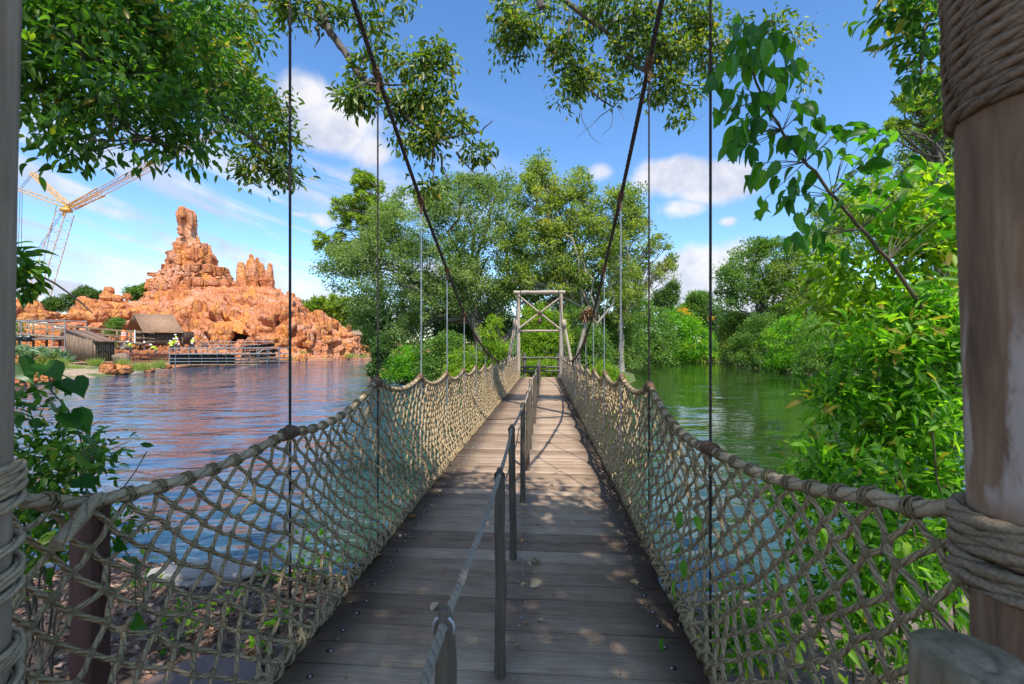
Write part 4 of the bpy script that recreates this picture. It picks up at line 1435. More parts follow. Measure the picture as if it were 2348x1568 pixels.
# plank material: reeded boards
m, g, b, _ = mat('reeded_plank')
tcn = g.new('ShaderNodeTexCoord').outputs['Object']
x, y, z = g.sep(tcn)
rnd = g.new('ShaderNodeObjectInfo').outputs['Random']
sh3 = g.vm('ADD', tcn, g.comb(g.m('MULTIPLY', rnd, 37.0), g.m('MULTIPLY', rnd, 11.0), 0))
n1 = g.noise(g.vm('MULTIPLY', sh3, (1.2, 14, 1)), 3.0, 6, .65)
n2 = g.noise(sh3, 2.2, 5, .6)
f = g.m('ADD', g.m('ADD', g.m('MULTIPLY', n1, .45), g.m('MULTIPLY', n2, .35)), g.m('MULTIPLY', rnd, .22))
c = g.ramp(f, [(.33, (.23, .145, .088)), (.5, (.42, .29, .19)), (.66, (.60, .455, .325))])
edge = g.m('MULTIPLY', g.smooth(g.m('ADD', g.m('ABSOLUTE', x), g.m('MULTIPLY', n2, .3)), .82, 1.12), .75)
mid = g.m('MULTIPLY', g.smooth(g.m('ADD', g.m('ABSOLUTE', g.m('SUBTRACT', x, .05)), g.m('MULTIPLY', n2, .3)), .34, .12), .4)
c = g.mix(g.m('MAXIMUM', edge, mid), c, (.055, .044, .035))
reed = g.m('SINE', g.m('MULTIPLY', y, 2 * PI / .0118))
c = g.mix(g.m('MULTIPLY', g.smooth(reed, .1, -.9), .38), c, (.07, .05, .042))
g.put(b.inputs['Base Color'], c)
b.inputs['Roughness'].default_value = .72
b.inputs['Specular IOR Level'].default_value = .35
g.put(b.inputs['Normal'], g.bump(g.m('ADD', reed, g.m('MULTIPLY', n1, 1.2)), .6, .0025))
M_plank = m

deck = empty('plank_deck', (0, 0, 0), 'dark reeded plank walkway of the rope bridge with scattered dry leaves', 'bridge deck')
PITCH, PL = .166, 2.10


def plank_mesh(w):
    mb = MB()
    hx, hy, h = PL / 2, w / 2, .034
    xs = [-hx, -hx + .004, hx - .004, hx]
    V, q = [], []
    prof = [(-hy, -h), (-hy, -.004), (-hy + .004, 0), (hy - .004, 0), (hy, -.004), (hy, -h)]
    for xx in (-hx, hx):
        V += [(xx, a, c) for a, c in prof]
    q = [[k, k + 1, k + 7, k + 6] for k in range(5)]
    mb.add(V, q + [[5, 0, 6, 11]], [[0, 2, 1], [0, 3, 2], [0, 5, 3], [5, 4, 3], [6, 7, 8], [6, 8, 9], [6, 9, 11], [9, 10, 11]])
    me = mb.mesh('plank', M_plank)
    return me


PM = [plank_mesh(w) for w in (.156, .158, .160)]
bolt_b = MB(); bolt_b.tube([(0, 0, -.004), (0, 0, .002), (0, 0, .006)], [.011, .011, .007], 8); BOLT = bolt_b.mesh('bolt', M_bolt, True)
hole_b = MB(); hole_b.tube([(0, 0, -.001), (0, 0, .0006)], [.017, .016], 10); HOLE = hole_b.mesh('bolt_hole', M_dark)
ys_ = np.arange(-1.3, Y_END + .5, PITCH)
for n_, y in enumerate(ys_):
    o = bpy.data.objects.new('plank', PM[n_ % 3]); COL.objects.link(o); o.parent = deck
    o.location = (rng.normal() * .008, y, zd(y) + rng.normal() * .0016)
    o.rotation_euler = (math.atan2(zd(y + .1) - zd(y - .1), .2) + rng.normal() * .004, rng.normal() * .0012, rng.normal() * .0022)
    if 1.6 < y < 9.5:
        for bx, kind in ((-.90, 1), (.90, 1), (.10, 0), (.085, 0)):
            if kind == 0:
                by = .04 if bx > .09 else -.04
            else:
                by = rng.normal() * .01
                hh = bpy.data.objects.new('bolt_hole', HOLE); COL.objects.link(hh); hh.parent = o; hh.location = (bx, by, .0008)
            q = bpy.data.objects.new('bolt', BOLT); COL.objects.link(q); q.parent = o
            q.location = (bx + rng.normal() * .006, by, .001); q.scale = (.8, .8, .8) if kind else (.62, .62, .7)
for sx_ in (-.82, 0, .82):
    mb = MB()
    yy = np.linspace(-1.3, Y_END + .4, 40)
    for k_ in range(39):
        a, b2 = np.array([sx_, yy[k_], zd(yy[k_]) - .13]), np.array([sx_, yy[k_ + 1], zd(yy[k_ + 1]) - .13])
        mb.box((a + b2) / 2, (.09, yy[1] - yy[0], .18))
    mb.obj('stringer', M_deckbeam, deck)

HK = 15
HY = 2.7 + 1.45 * np.arange(HK)
ZT = {-1: [1.10, 1.295, 1.22, 1.16, 1.12, 1.10, 1.06, 1.02, .99, .97, .95, .94, .94, .92, .91], 1: [1.04, 1.27, 1.23, 1.17, 1.12, 1.10, 1.06, 1.02, .99, .97, .95, .94, .94, .92, .91]}
XT = {-1: -1.32, 1: 1.19}
NEAR = {-1: [(-1.34, 1.02, 1.30), (-1.42, 1.45, 1.10), (-1.41, 1.62, 1.055)], 1: [(1.37, 1.10, 1.255), (1.34, 1.32, 1.20), (1.30, 1.52, 1.16)]}
for k_ in range(HK):
    mb = MB(); y = HY[k_]
    mb.box((-.06, y, zd(y) - .26), (2.66, .09, .10)); mb.obj('cross_beam', M_deckbeam, deck)


def top_curve(side):
    pts = []
    nr = NEAR[side]
    for a, b2 in zip(nr[:-1], nr[1:]):
        for t in np.linspace(0, 1, 8, endpoint=False):
            pts.append(np.array(a) * (1 - t) + np.array(b2) * t - [0, 0, .015 * math.sin(PI * t)])
    prev = np.array(nr[-1])
    for k_ in range(HK):
        cur = np.array([XT[side] - side * .008 * k_, HY[k_], ZT[side][k_]])
        sag = .055 if k_ == 0 else .125
        for t in np.linspace(0, 1, 28, endpoint=False):
            s = 4 * t * (1 - t)
            pts.append(prev * (1 - t) + cur * t - np.array([side * -.02 * s, 0, sag * s]))
        prev = cur
    end = np.array([XT[side] * .9, Y_END - .1, .93])
    for t in np.linspace(0, 1, 10):
        pts.append(prev * (1 - t) + end * t - [0, 0, .04 * math.sin(PI * t)])
    return np.array(pts)


def resample(p, step):
    L = np.concatenate([[0], np.cumsum(np.linalg.norm(np.diff(p, axis=0), axis=1))])
    n = max(2, int(L[-1] / step))
    s = np.linspace(0, L[-1], n)
    return np.stack([np.interp(s, L, p[:, k]) for k in range(3)], -1)


def batch_tubes(A, B, r, n, tw_off=None):
    """many straight cords at once"""
    d = unit(B - A)
    ref = np.where(np.abs(d[:, 2:3]) < .9, np.array([[0, 0, 1.0]]), np.array([[1.0, 0, 0]]))
    s = unit(np.cross(d, ref)); t = np.cross(d, s)
    th = np.linspace(0, 2 * PI, n + 1)
    ring = np.cos(th)[None, :, None] * s[:, None] + np.sin(th)[None, :, None] * t[:, None]
    r = np.broadcast_to(np.asarray(r), (len(A),))[:, None, None]
    V = np.stack([A[:, None] + ring * r, B[:, None] + ring * r], 1)
    L = np.linalg.norm(B - A, axis=1)
    tw = np.zeros(V.shape)
    tw[..., 0] = (th / (2 * PI))[None, None]
    tw[:, 1, :, 1] = L[:, None]
    k = np.arange(n)
    f = np.stack([k, k + 1, k + n + 2, k + n + 1], -1)
    F = f[None] + (np.arange(len(A)) * 2 * (n + 1))[:, None, None]
    return V.reshape(-1, 3), F.reshape(-1, 4), tw.reshape(-1, 3)


NW, NROW = .145, 15
for side, lab in ((-1, 'left knotted rope net railing sagging between brown lashings, water beyond'), (1, 'right knotted rope net railing partly grown through by green leaves')):
    lab = {-1: 'knotted rope net railing on the side of the red rock hill', 1: 'knotted rope net railing on the side of the leafy right bank'}[side]
    net = empty('rope_net', (side * 1.2, 2.0, 0), lab, 'rope net', 'net railings of the bridge')
    tc_ = top_curve(side)
    yk = tc_[:, 1]

    def top_at(y):
        return np.stack([np.interp(y, yk, tc_[:, k_]) for k_ in range(3)], -1) * np.array([1, 0, 1]) + np.stack([0 * y, y, 0 * y], -1)

    def net_pos(y, w):
        t = top_at(y)
        bx = np.full_like(y, side * 1.05)
        bot = np.stack([bx, y, zd(y) + .035], -1)
        p = bot * (1 - w[:, None]) + (t - [0, 0, .03]) * w[:, None]
        p[:, 0] += side * .085 * np.sin(PI * w) + side * .03 * np.sin(y * 2.1 + side) * np.sin(PI * w)
        return p
    y0, y1 = 1.12, Y_END - .15
    ncol = int((y1 - y0) / NW)
    nodes = np.zeros((NROW + 1, ncol, 3))
    for r in range(NROW + 1):
        yy = y0 + (np.arange(ncol) + .5 * (r % 2)) * NW
        w = np.full(ncol, 1 - r / NROW)
        yj = yy + rng.normal(size=ncol) * .012 * (0 < r < NROW) + (0.10 * math.sin(PI * r / NROW)) * 0
        wj = np.clip(w + rng.normal(size=ncol) * .008 * (0 < r < NROW) - .02 * math.sin(PI * r / NROW), 0, 1)
        nodes[r] = net_pos(yj, wj)
        nodes[r, :, 0] += rng.normal(size=ncol) * .010
    A, B = [], []
    for r in range(NROW):
        for c_ in range(ncol):
            A.append(nodes[r, c_]); B.append(nodes[r + 1, c_])
            c2 = c_ + (1 if r % 2 else -1)
            if 0 <= c2 < ncol:
                A.append(nodes[r, c_]); B.append(nodes[r + 1, c2])
    A, B = np.array(A), np.array(B)
    mid_y = A[:, 1]
    mbn = MB()
    for lo, hi, n_, in ((0, 5.5, 8), (5.5, 11, 6), (11, 40, 4)):
        s = (mid_y >= lo) & (mid_y < hi)
        if s.any():
            a_, b_ = A[s], B[s]
            if lo == 0:                       # nearest cords sag a little: two pieces each
                md = (a_ + b_) / 2 + rng.normal(size=a_.shape) * .005 - [0, 0, .004]
                V_, F_q, tw_ = batch_tubes(np.concatenate([a_, md]), np.concatenate([md, b_]), .0096, n_)
            else:
                V_, F_q, tw_ = batch_tubes(a_, b_, .0118 if lo < 11 else .0128, n_)
            mbn.add(V_, F_q, tw=tw_)
    for r in range(1, NROW):
        for c_ in range(ncol):
            p = nodes[r, c_]
            if p[1] < 6.0:
                mbn.ball(p, (.016, .019, .021), 7, 5, .35, rng)
            elif p[1] < 15:
                mbn.ball(p, (.018, .021, .024), 5, 4)
    nt = mbn.obj('netting', M_rope, net, True)
    nt['kind'] = 'stuff'
    # head rope with hitches
    tr_ = resample(tc_, .016)
    mb = MB(); mb.tube(tr_, .0235, 10, twist=(3, .16, .16)); mb.obj('head_rope', M_rope_top, net, True)
    mb = MB()
    for c_ in range(ncol):
        y = y0 + c_ * NW
        if y > 13: break
        p = top_at(np.array([y]))[0]
        for q_ in range(2 if y < 6 else 1):
            yy_ = y + (q_ - .5) * .022
            p = top_at(np.array([yy_]))[0]; dv = unit((top_at(np.array([yy_ + .01]))[0] - top_at(np.array([yy_ - .01]))[0])[None])[0]
            s = unit(np.cross(dv, [0, 0, 1.0])[None])[0]; t = np.cross(s, dv)
            th = np.linspace(0, 2 * PI, 10)
            mb.tube(p + .027 * (np.cos(th)[:, None] * s + np.sin(th)[:, None] * t) + np.linspace(-.008, .008, 10)[:, None] * dv, .0085, 5, cap=False)
    mb.obj('hitches', M_rope_dark, net, True)['kind'] = 'stuff'
    # foot rope bound to the deck edge
    yy = np.linspace(1.1, y1, 1100)
    fr = np.stack([side * (1.075 + .012 * np.sin(yy * 9)), yy, zd(yy) + .03 + .008 * np.sin(yy * 7)], -1)
    mb = MB(); mb.tube(fr, .026, 8, twist=(3, .2, .16)); mb.obj('foot_rope', M_rope_dark, net, True)
    th = np.arange(0, 2 * PI * (y1 - 1.1) / .105, .62)
    yh = 1.1 + th / (2 * PI) * .105
    mb = MB(); mb.tube(np.stack([side * 1.075 + .037 * np.cos(th), yh, zd(yh) + .032 + .037 * np.sin(th)], -1), .0095, 4, cap=False); mb.obj('foot_lashing', M_rope, net, True)
    for k_ in range(HK):
        y = HY[k_]
        p = top_at(np.array([y]))[0]
        a, b2 = top_at(np.array([y - .075]))[0], top_at(np.array([y + .075]))[0]
        mb = MB(); mb.tube([a, a * .6 + p * .4, p + [0, 0, .006], b2 * .6 + p * .4, b2], [.028, .034, .037, .035, .028], 12, twist=None)
        th = np.linspace(0, 2 * PI * 6, 60)
        dv = unit((b2 - a)[None])[0]; s = unit(np.cross(dv, [0, 0, 1.0])[None])[0]; t = np.cross(s, dv)
        cen = a[None] + (b2 - a)[None] * (.1 + .8 * np.linspace(0, 1, 60))[:, None] + np.array([0, 0, .004])
        if y < 9:
            mb.tube(cen + .034 * (np.cos(th)[:, None] * s + np.sin(th)[:, None] * t), .008, 5)
        mb.obj('lashing', M_lash if (k_ > 0) else M_brown_wrap if 'M_brown_wrap' in globals() else M_lash, net, True)
    if side == -1:
        mb = MB(); mb.tube(resample(np.array([P(228, 1140, 1.68), P(200, 1165, 1.60), P(170, 1205, 1.50), P(128, 1252, 1.42)]), .02), np.linspace(.021, .03, 13)[:len(resample(np.array([P(228, 1140, 1.68), P(200, 1165, 1.60), P(170, 1205, 1.50), P(128, 1252, 1.42)]), .02))] if False else .022, 10, twist=(3, .12, .2))
        mb.obj('loose_rope_end', M_rope_top, net, True)

# suspension ropes with hangers
ZM = ([-.6, .99, 2.7, 4.15, 5.6, 7.05, 8.5, 9.95, 11.4, 12.85, 14.3, 16.4, 17.8, 19.3, 20.7, 22.2, 23.8], [7.4, 6.25, 4.98, 4.12, 3.40, 2.78, 2.16, 1.74, 1.43, 1.2, 1.05, .97, 1.06, 1.42, 2.05, 2.95, 4.2])
for side in (-1, 1):
    sc = empty('suspension_rope', (XT[side], 2.7, 2), {-1: 'heavy dark suspension rope sagging over the net on the rock hill side', 1: 'heavy dark suspension rope sagging over the net on the leafy bank side'}[side], 'suspension rope', 'suspension ropes of the bridge')
    yy = np.linspace(-.6, 23.8, 240)
    xx = np.where(yy < 2.7, np.interp(yy, [-.6, 1.0, 2.7], [side * 1.25, side * 1.25 + (.08 if side > 0 else -.06), XT[side]]), np.interp(yy, [2.7, 23.8], [XT[side], XT[side] * .86]))
    from_pts = np.stack([xx, yy, np.interp(yy, *ZM)], -1)
    # smooth the polyline
    for _ in range(30):
        from_pts[1:-1] = (from_pts[:-2] + 2 * from_pts[1:-1] + from_pts[2:]) / 4
    mb = MB(); mb.tube(resample(from_pts, .03), .0215, 9, twist=(3, .16, .15)); mb.obj('main_rope', M_cable, sc, True)
    mp = lambda y: np.array([np.interp(y, from_pts[:, 1], from_pts[:, k_]) for k_ in range(3)])
    for k_ in range(HK):
        y = HY[k_]
        c = mp(y); a, b2 = mp(y - .05), mp(y + .05)
        dv = unit((b2 - a)[None])[0]
        mb = MB(); mb.tube([c - dv * .085, c - dv * .05, c, c + dv * .05, c + dv * .085], [.026, .037, .040, .037, .026], 10)
        mb.obj('clamp_lashing', M_lash, sc, True)
        topz = c[2]
        foot = np.array([c[0], y, zd(y) - .28])
        if topz > ZT[side][k_] + .05:
            mb = MB(); mb.tube([c - [0, 0, .02], c - [0, 0, .16]], .017, 8); mb.obj('hanger_socket', M_lash, sc, True)
        mb = MB(); mb.tube([c, foot], .0078 if k_ < 2 else .0085, 6); mb.obj('hanger', M_cable if k_ < 2 else M_steel, sc, True)

# centre rope railing
rl = empty('rope_railing', (.02, 1.02, 0), 'low rope railing on slim round stakes along the middle of the deck', 'railing')
SY = np.arange(-.2, 23.6, 1.22)
tops = []
for k_, y in enumerate(SY):
    h = .995 + rng.normal() * .008
    x = .02 + rng.normal() * .006
    z0 = zd(y)
    lx, ly = rng.normal() * .012, rng.normal() * .012
    pts = np.array([[x + lx * t, y + ly * t, z0 + t * h] for t in (-.05, .2, .45, .7, .9, .985, 1.03)])
    pts[1:-1, :2] += rng.normal(size=(5, 2)) * .003
    mb = MB(); mb.tube(pts, [.029, .027, .0275, .026, .026, .0245, .012], 12); mb.obj('stake', M_rail_post, rl, True)
    tp = pts[-2] + [0, 0, -.015]
    tops.append(tp)
    th = np.linspace(0, 2 * PI, 14)
    if y < 9:
        mb = MB(); mb.tube(np.stack([tp[0] + .024 * np.cos(th), np.full(14, tp[1] - .006), tp[2] + .020 + .026 * np.sin(th)], -1), .0045, 5); mb.obj('rope_ring', M_steel if k_ < 2 else M_dark, rl, True)
tops = np.array(tops); tops[:, 2] += .028
for k_ in range(len(tops) - 1):
    t = np.linspace(0, 1, 24)
    p = tops[k_] * (1 - t)[:, None] + tops[k_ + 1] * t[:, None]
    p[:, 2] -= .022 * np.sin(PI * t)
    mb = MB(); mb.tube(resample(p, .02), .0105, 8, twist=(3, .07, .12)); mb.obj('rail_rope', M_post_rope, rl, True)

# far tower
YT = 24.1
tw = empty('timber_tower', (-.03, YT, -.3), 'pale timber gate frame with crossed braces at the far end of the bridge', 'bridge tower')
XA, XB = -1.165, 1.10


def log(mb, a, b2, r, n=10):
    t = np.linspace(0, 1, 9)[:, None]
    p = np.asarray(a, float) * (1 - t) + np.asarray(b2, float) * t
    p[1:-1] += rng.normal(size=(7, 3)) * r * .06
    mb.tube(p, r * (1 + .05 * rng.normal(size=9)), n)


for x in (XA, XB):
    mb = MB(); log(mb, (x, YT, -1.6), (x * .985, YT, 4.2), .10); mb.obj('post', M_tower, tw, True)
mb = MB(); log(mb, (XA - .24, YT - .02, 4.28), (XB + .22, YT - .02, 4.27), .105); mb.obj('top_beam', M_tower_h, tw, True)
mb = MB(); log(mb, (XA, YT - .02, 2.24), (XB, YT - .02, 2.24), .06); mb.obj('lower_rail', M_tower_h, tw, True)
mb = MB(); log(mb, (XA + .02, YT - .08, 4.1), (XB - .02, YT - .08, 2.3), .052); mb.obj('cross_brace', M_tower, tw, True)
mb = MB(); log(mb, (XB - .02, YT - .18, 4.0), (XA + .02, YT - .18, 2.35), .052); mb.obj('cross_brace', M_tower, tw, True)
mb = MB(); mb.ball((-.03, YT - .22, 3.16), (.11, .10, .11), 10, 7); mb.obj('brace_hub', M_brown, tw, True)
mb = MB(); mb.box((-.03, YT + .25, 2.75), (.16, .08, .26)); mb.obj('hanging_plaque', M_brown, tw)
for s, x in ((-1, XA), (1, XB)):
    mb = MB(); log(mb, (x + s * .14, YT + .05, 2.75), (x + s * .78, YT - .15, -.9), .085); mb.obj('side_strut', M_tower, tw, True)
    mb = MB(); mb.box((x + s * .14, YT - .02, 2.62), (.26, .2, .42)); mb.obj('strut_block', M_tower, tw)
for x in (XA + .14, XB - .12):
    mb = MB(); mb.tube([(x, YT - .13, 4.42), (x, YT - .13, 3.6)], .022, 6); mb.obj('rope_hook', M_cable, tw)

# near tower posts
np_l = empty('wooden_post', tuple(gx(-200, 1.15, -1.3)), 'grey weathered tower post at the left edge bound with loose rope coils', 'post', 'near posts of the bridge')
pl0, pl1 = gx(1173.5 - 1.505 / 1.15 * FOC, 1.15, -1.4), gx(1173.5 - 1.375 / 1.15 * FOC, 1.15, 6.2)
mb = MB(); mb.tube(np.linspace(pl0, pl1, 14) + rng.normal(size=(14, 3)) * .004, np.linspace(.145, .125, 14), 18); mb.obj('post_shaft', M_post, np_l, True)
np_r = empty('wooden_post', tuple(gx(2500, 1.08, -1.3)), 'thick brown tower post at the right edge with woven rope wrap above', 'post', 'near posts of the bridge')
pr0, pr1 = gx(1173.5 + 1.372 / 1.08 * FOC, 1.08, -1.4), gx(1173.5 + 1.13 / 1.08 * FOC, 1.08, 6.2)
m, g, b, _ = mat('peeling_post')
tcn = g.new('ShaderNodeTexCoord').outputs['Object']
n1 = g.noise(g.vm('MULTIPLY', tcn, (1, 1, .12)), 16, 6, .65, .5)
n2 = g.noise(g.vm('MULTIPLY', tcn, (1, 1, .35)), 5.5, 5, .6, .8)
_, _, zz_ = g.sep(tcn)
c = g.ramp(n1, [(.3, (.11, .06, .033)), (.55, (.25, .145, .08)), (.75, (.38, .245, .15))])
pz = g.m('MULTIPLY', g.smooth(zz_, 1.22, 1.32), g.smooth(zz_, 1.80, 1.6))
c = g.mix(g.m('MULTIPLY', g.smooth(n2, .47, .55), g.m('MULTIPLY', pz, .9)), c, (.50, .40, .34))
g.put(b.inputs['Base Color'], c)
b.inputs['Roughness'].default_value = .8
g.put(b.inputs['Normal'], g.bump(n1, .7, .006))
mb = MB(); mb.tube(np.linspace(pr0, pr1, 14) + rng.normal(size=(14, 3)) * .004, np.linspace(.155, .14, 14), 22); mb.obj('post_shaft', m, np_r, True)
mb = MB(); mb.tube([pl1 + [0, 0, -.1] - R_ * .4, pr1 + [0, 0, -.1] + R_ * .4], .12, 12); o = mb.obj('tower_beam', M_post, None, True)
tag(o, 'round beam lying across the two near tower posts overhead', 'beam')


def coil(name, a, b2, rad, rr, turns, m_, parent, wob=.0, lay=.09, n=9, seed=1):
    r_ = np.random.default_rng(seed)
    th = np.linspace(0, 2 * PI * turns, int(turns * 46))
    f = np.linspace(0, 1, len(th))
    cen = np.asarray(a)[None] * (1 - f)[:, None] + np.asarray(b2)[None] * f[:, None]
    wz = np.interp(f * turns, np.arange(int(turns) + 2), r_.normal(size=int(turns) + 2) * wob)
    p = cen + rad * (np.cos(th)[:, None] * R_ + np.sin(th)[:, None] * F_) + wz[:, None] * U_ * np.sin(th + 1)[:, None]
    mb = MB(); mb.tube(p, rr, n, twist=(3, lay, .18)); mb.obj(name, m_, parent, True)


def on(a, b2, z):
    f = (z - a[2]) / (b2[2] - a[2])
    return a + (b2 - a) * f


coil('rope_wrap', on(pr0, pr1, 2.20), on(pr0, pr1, 3.2), .156, .0165, 35, M_rope_wrap, np_r, 0, .075)
coil('rope_wrap', on(pr0, pr1, 1.06), on(pr0, pr1, 1.25), .168, .021, 5.2, M_rope_grey, np_r, .012, .15)
coil('rope_wrap', on(pl0, pl1, .98), on(pl0, pl1, 1.10), .150, .012, 4.4, M_rope_top, np_l, .02, .08)
coil('rope_wrap', on(pl0, pl1, .70), on(pl0, pl1, .86), .152, .012, 4.2, M_rope_top, np_l, .03, .08, seed=4)
coil('rope_wrap', on(pl0, pl1, 1.22), on(pl0, pl1, 1.33), .148, .016, 3.1, M_rope_top, np_l, .015, .12, seed=7)

stp = empty('stub_post', tuple(gx(2222, .80, -.0)), 'short mossy grey stub post in the right corner below the rope wrap', 'post')
b0 = gx(2222, .80, 0)
mb = MB(); mb.tube([b0 + U_ * z for z in (-.3, .3, .8, 1.085, 1.098, 1.10)], [.084, .082, .081, .081, .079, .002], 20); mb.obj('stub_shaft', wood_mat('stub_wood', (.045, .032, .02), (.46, .36, .24), scale=26, bumpd=.012, moss=(.14, .12, .045)), stp, True)

br_ = empty('square_post', tuple(gx(207, 1.74, -1.2)), 'reddish-brown square post carrying the net rope by the left edge', 'post')
mb = MB(); q0 = gx(207, 1.74, 0); mb.box(q0 + U_ * -.12, (.088, .088, 2.3), ax=AX); o = mb.obj('post_shaft', M_brown, br_); bevel(o, .006)
mb = MB(); mb.box(q0 + U_ * 1.045, (.10, .10, .03), ax=AX); bevel(mb.obj('post_cap', M_brown, br_), .008)

tb_ = empty('wooden_tub', tuple(gx(430, 2.75, -.7)), 'round wooden tub with worn dark lid on the leaf-strewn bank', 'tub')
c0 = gx(432, 2.78, .11)
mb = MB(); mb.tube([c0 + U_ * z for z in (-1.2, -.95, -.72, -.66)], [.36, .42, .42, .40], 28, cap=False); mb.obj('tub_staves', M_barrel, tb_, True)
mb = MB(); mb.tube([c0 + U_ * z for z in (-.665, -.655, -.63)], [.405, .41, .40], 28); mb.obj('tub_lid', M_purple, tb_)
mb = MB(); mb.tube([c0 + U_ * z for z in (-.73, -.68)], [.428, .422], 28, cap=False); mb.tube([c0 + U_ * z for z in (-1.02, -.97)], [.416, .424], 28, cap=False); mb.obj('tub_hoop', M_dark, tb_)

# rail fence past the tower
fn = empty('rail_fence', (0, 26.6, -.3), 'dark split rail fence crossing behind the far tower', 'rail fence')
for z in (.72, .18, -.05):
    mb = MB(); log(mb, (-2.4, 26.6, z), (2.3, 26.6, z + .02), .055); mb.obj('rail', M_fence, fn, True)
for x in (-2.2, -.95, 1.05, 2.2):
    mb = MB(); log(mb, (x, 26.7, -1.2), (x, 26.7, 1.0), .09); mb.obj('fence_post', M_fence, fn, True)

# crumbs of bark and leaf on the boards
nd = 900
dy = 1.8 + 16 * rng.random(nd) ** 1.6
dx = np.where(rng.random(nd) < .6, rng.choice([-.92, .92, .08], nd) + rng.normal(size=nd) * .09, rng.uniform(-1, 1, nd))
dpos = np.stack([np.clip(dx, -1.02, 1.02), dy, zd(dy) + .004], -1)
o = link('deck_debris', leaf_mesh('deck_debris', L_litter, dpos, unit(rng.normal(size=(nd, 3)) * [1, 1, .12]), .006 + .022 * rng.random(nd) ** 2, rng, .55 + .3 * rng.normal(size=nd), kind='l4', width=.6, up=.85))
tag(o, 'crumbs of bark and dry leaf littering the deck boards', 'litter', kind='stuff')
# dry leaves on the deck
FL = nmesh('fallen_leaf', LEAF['l8'][0] * np.array([.075, .05, .10]), LEAF['l8'][1], L_fallen)
LV = [(640, 555, 'curled tan leaf at the left deck edge beside a bolt'), (590, 660, 'orange leaf near the left edge bolts'), (455, 775, 'small orange leaf against the left foot rope'), (850, 890, 'tiny pale leaf fragment left of the railing rope'),
      (815, 1075, 'yellow leaf lying under the railing rope'), (283, 1080, 'pale tan leaf near the left net at the front'), (1445, 840, 'largest pale leaf right of the second front stake'), (1400, 885, 'tiny tan leaf right of the railing, below the largest pale leaf'),
      (1390, 855, 'small tan leaf just left of the largest pale leaf'), (1380, 980, 'tan pointed leaf right of the front stake'), (1325, 975, 'small tan leaf beside a larger pointed one'), (1210, 980, 'tan leaf touching the front tall stake'),
      (1225, 1020, 'narrow brown leaf beside the centre bolts'), (1368, 1205, 'cupped tan leaf on the front right planks'), (1463, 1187, 'flat brown leaf right of a cupped tan one'), (1290, 1348, 'orange-brown leaf near the foot of the front stake'),
      (1210, 1425, 'tan leaf leaning on the foot of the front stake'), (2050, 950, 'pale folded leaf by the right deck edge'), (2075, 995, 'orange-brown leaf by the right edge below a folded pale one'), (1575, 265, 'dark red leaf on the sunlit middle planks'),
      (1755, 230, 'yellow leaf near the right net on the sunlit planks'), (1512, 355, 'small orange leaf right of the stakes mid deck'), (1330, 520, 'tan leaf by the third stake foot'), (1335, 685, 'pale twisted leaf by the second stake foot'),
      (1430, 600, 'brown leaf right of the second stake'), (825, 385, 'yellowish leaf near the left edge mid deck'), (810, 550, 'pale round leaf left of the rope mid deck'), (1230, 465, 'pale leaf left of the third stake foot'),
      (2145, 1150, 'tiny tan leaf near the right front bolts'), (1770, 848, 'tiny reddish leaf on the right planks')]
for n_, (cx_, cy_, lab) in enumerate(LV):
    xv, yv = (760 + cx_ * .40886) / 1.0908, (1070 + cy_ * .40886) / 1.0908
    d = FOC * 1.65 / (yv - 784)
    for _ in range(3):
        p = P(xv, yv, d); d = FOC * (1.65 - zd(p[1])) / (yv - 784)
    p = P(xv, yv, d)
    o = bpy.data.objects.new('fallen_leaf', FL); COL.objects.link(o)
    big = 1.15 if n_ in (6, 0, 9, 17, 4) else .62
    o.location = (p[0], p[1], zd(p[1]) + .012)
    o.rotation_euler = (rng.normal() * .35, rng.normal() * .35, rng.uniform(0, 6.28))
    o.scale = (big, big, big)
    tag(o, lab, 'fallen leaf', 'dry leaves scattered on the deck')
# ------------------------------------------------------------------ island and bank trees
def T(name, label, cat, xb, d, items, leafm, ncl, per, cr_, size, seed, bark=None, zb=-.9, **kw):
    if kw.get('fork') is not None:
        f = kw['fork']; kw['fork'] = P(f[0], f[1], d)
    return tree(name, label, cat, gx(xb, d, zb), bigs_px(items, d), leafm, bark or M_bark, ncl, per, cr_, size, seed, **kw)


T('live_oak', 'broad grey-green oak with dark leaning limbs left of the far tower', 'tree', 1108, 36,
  [(1080, 475, 105, 65), (960, 520, 110, 75), (885, 600, 90, 75), (820, 640, 55, 60), (1000, 620, 115, 75), (1125, 590, 85, 90), (900, 700, 80, 50), (1010, 700, 85, 45), (1060, 660, 90, 70), (960, 690, 70, 60), (1130, 690, 60, 50), (790, 600, 45, 45), (1140, 440, 55, 40), (1060, 425, 45, 25), (760, 615, 25, 40), (925, 760, 60, 30)],
  L_oak, 720, 110, .85, .20, 21, trunk_r=.34, fork=(1085, 735), twigs=50, width=.5, shell=.42)
lm = MB()
for pts, r0, r1 in [([(1135, 850), (1150, 790), (1200, 730), (1260, 690), (1330, 660)], .34, .16), ([(1110, 800), (1128, 745), (1150, 700), (1165, 640), (1160, 560)], .30, .1), ([(1100, 790), (1075, 700), (1045, 660), (1030, 600)], .3, .1)]:
    p = np.array([P(x, y, 35.6) for x, y in pts])
    lm.tube(resample(p, .5), np.linspace(r0, r1, len(resample(p, .5))), 8)
ok_ = [o for o in bpy.data.objects if o.name.startswith('live_oak')][0]
lm.obj('limb', M_bark, ok_, True)
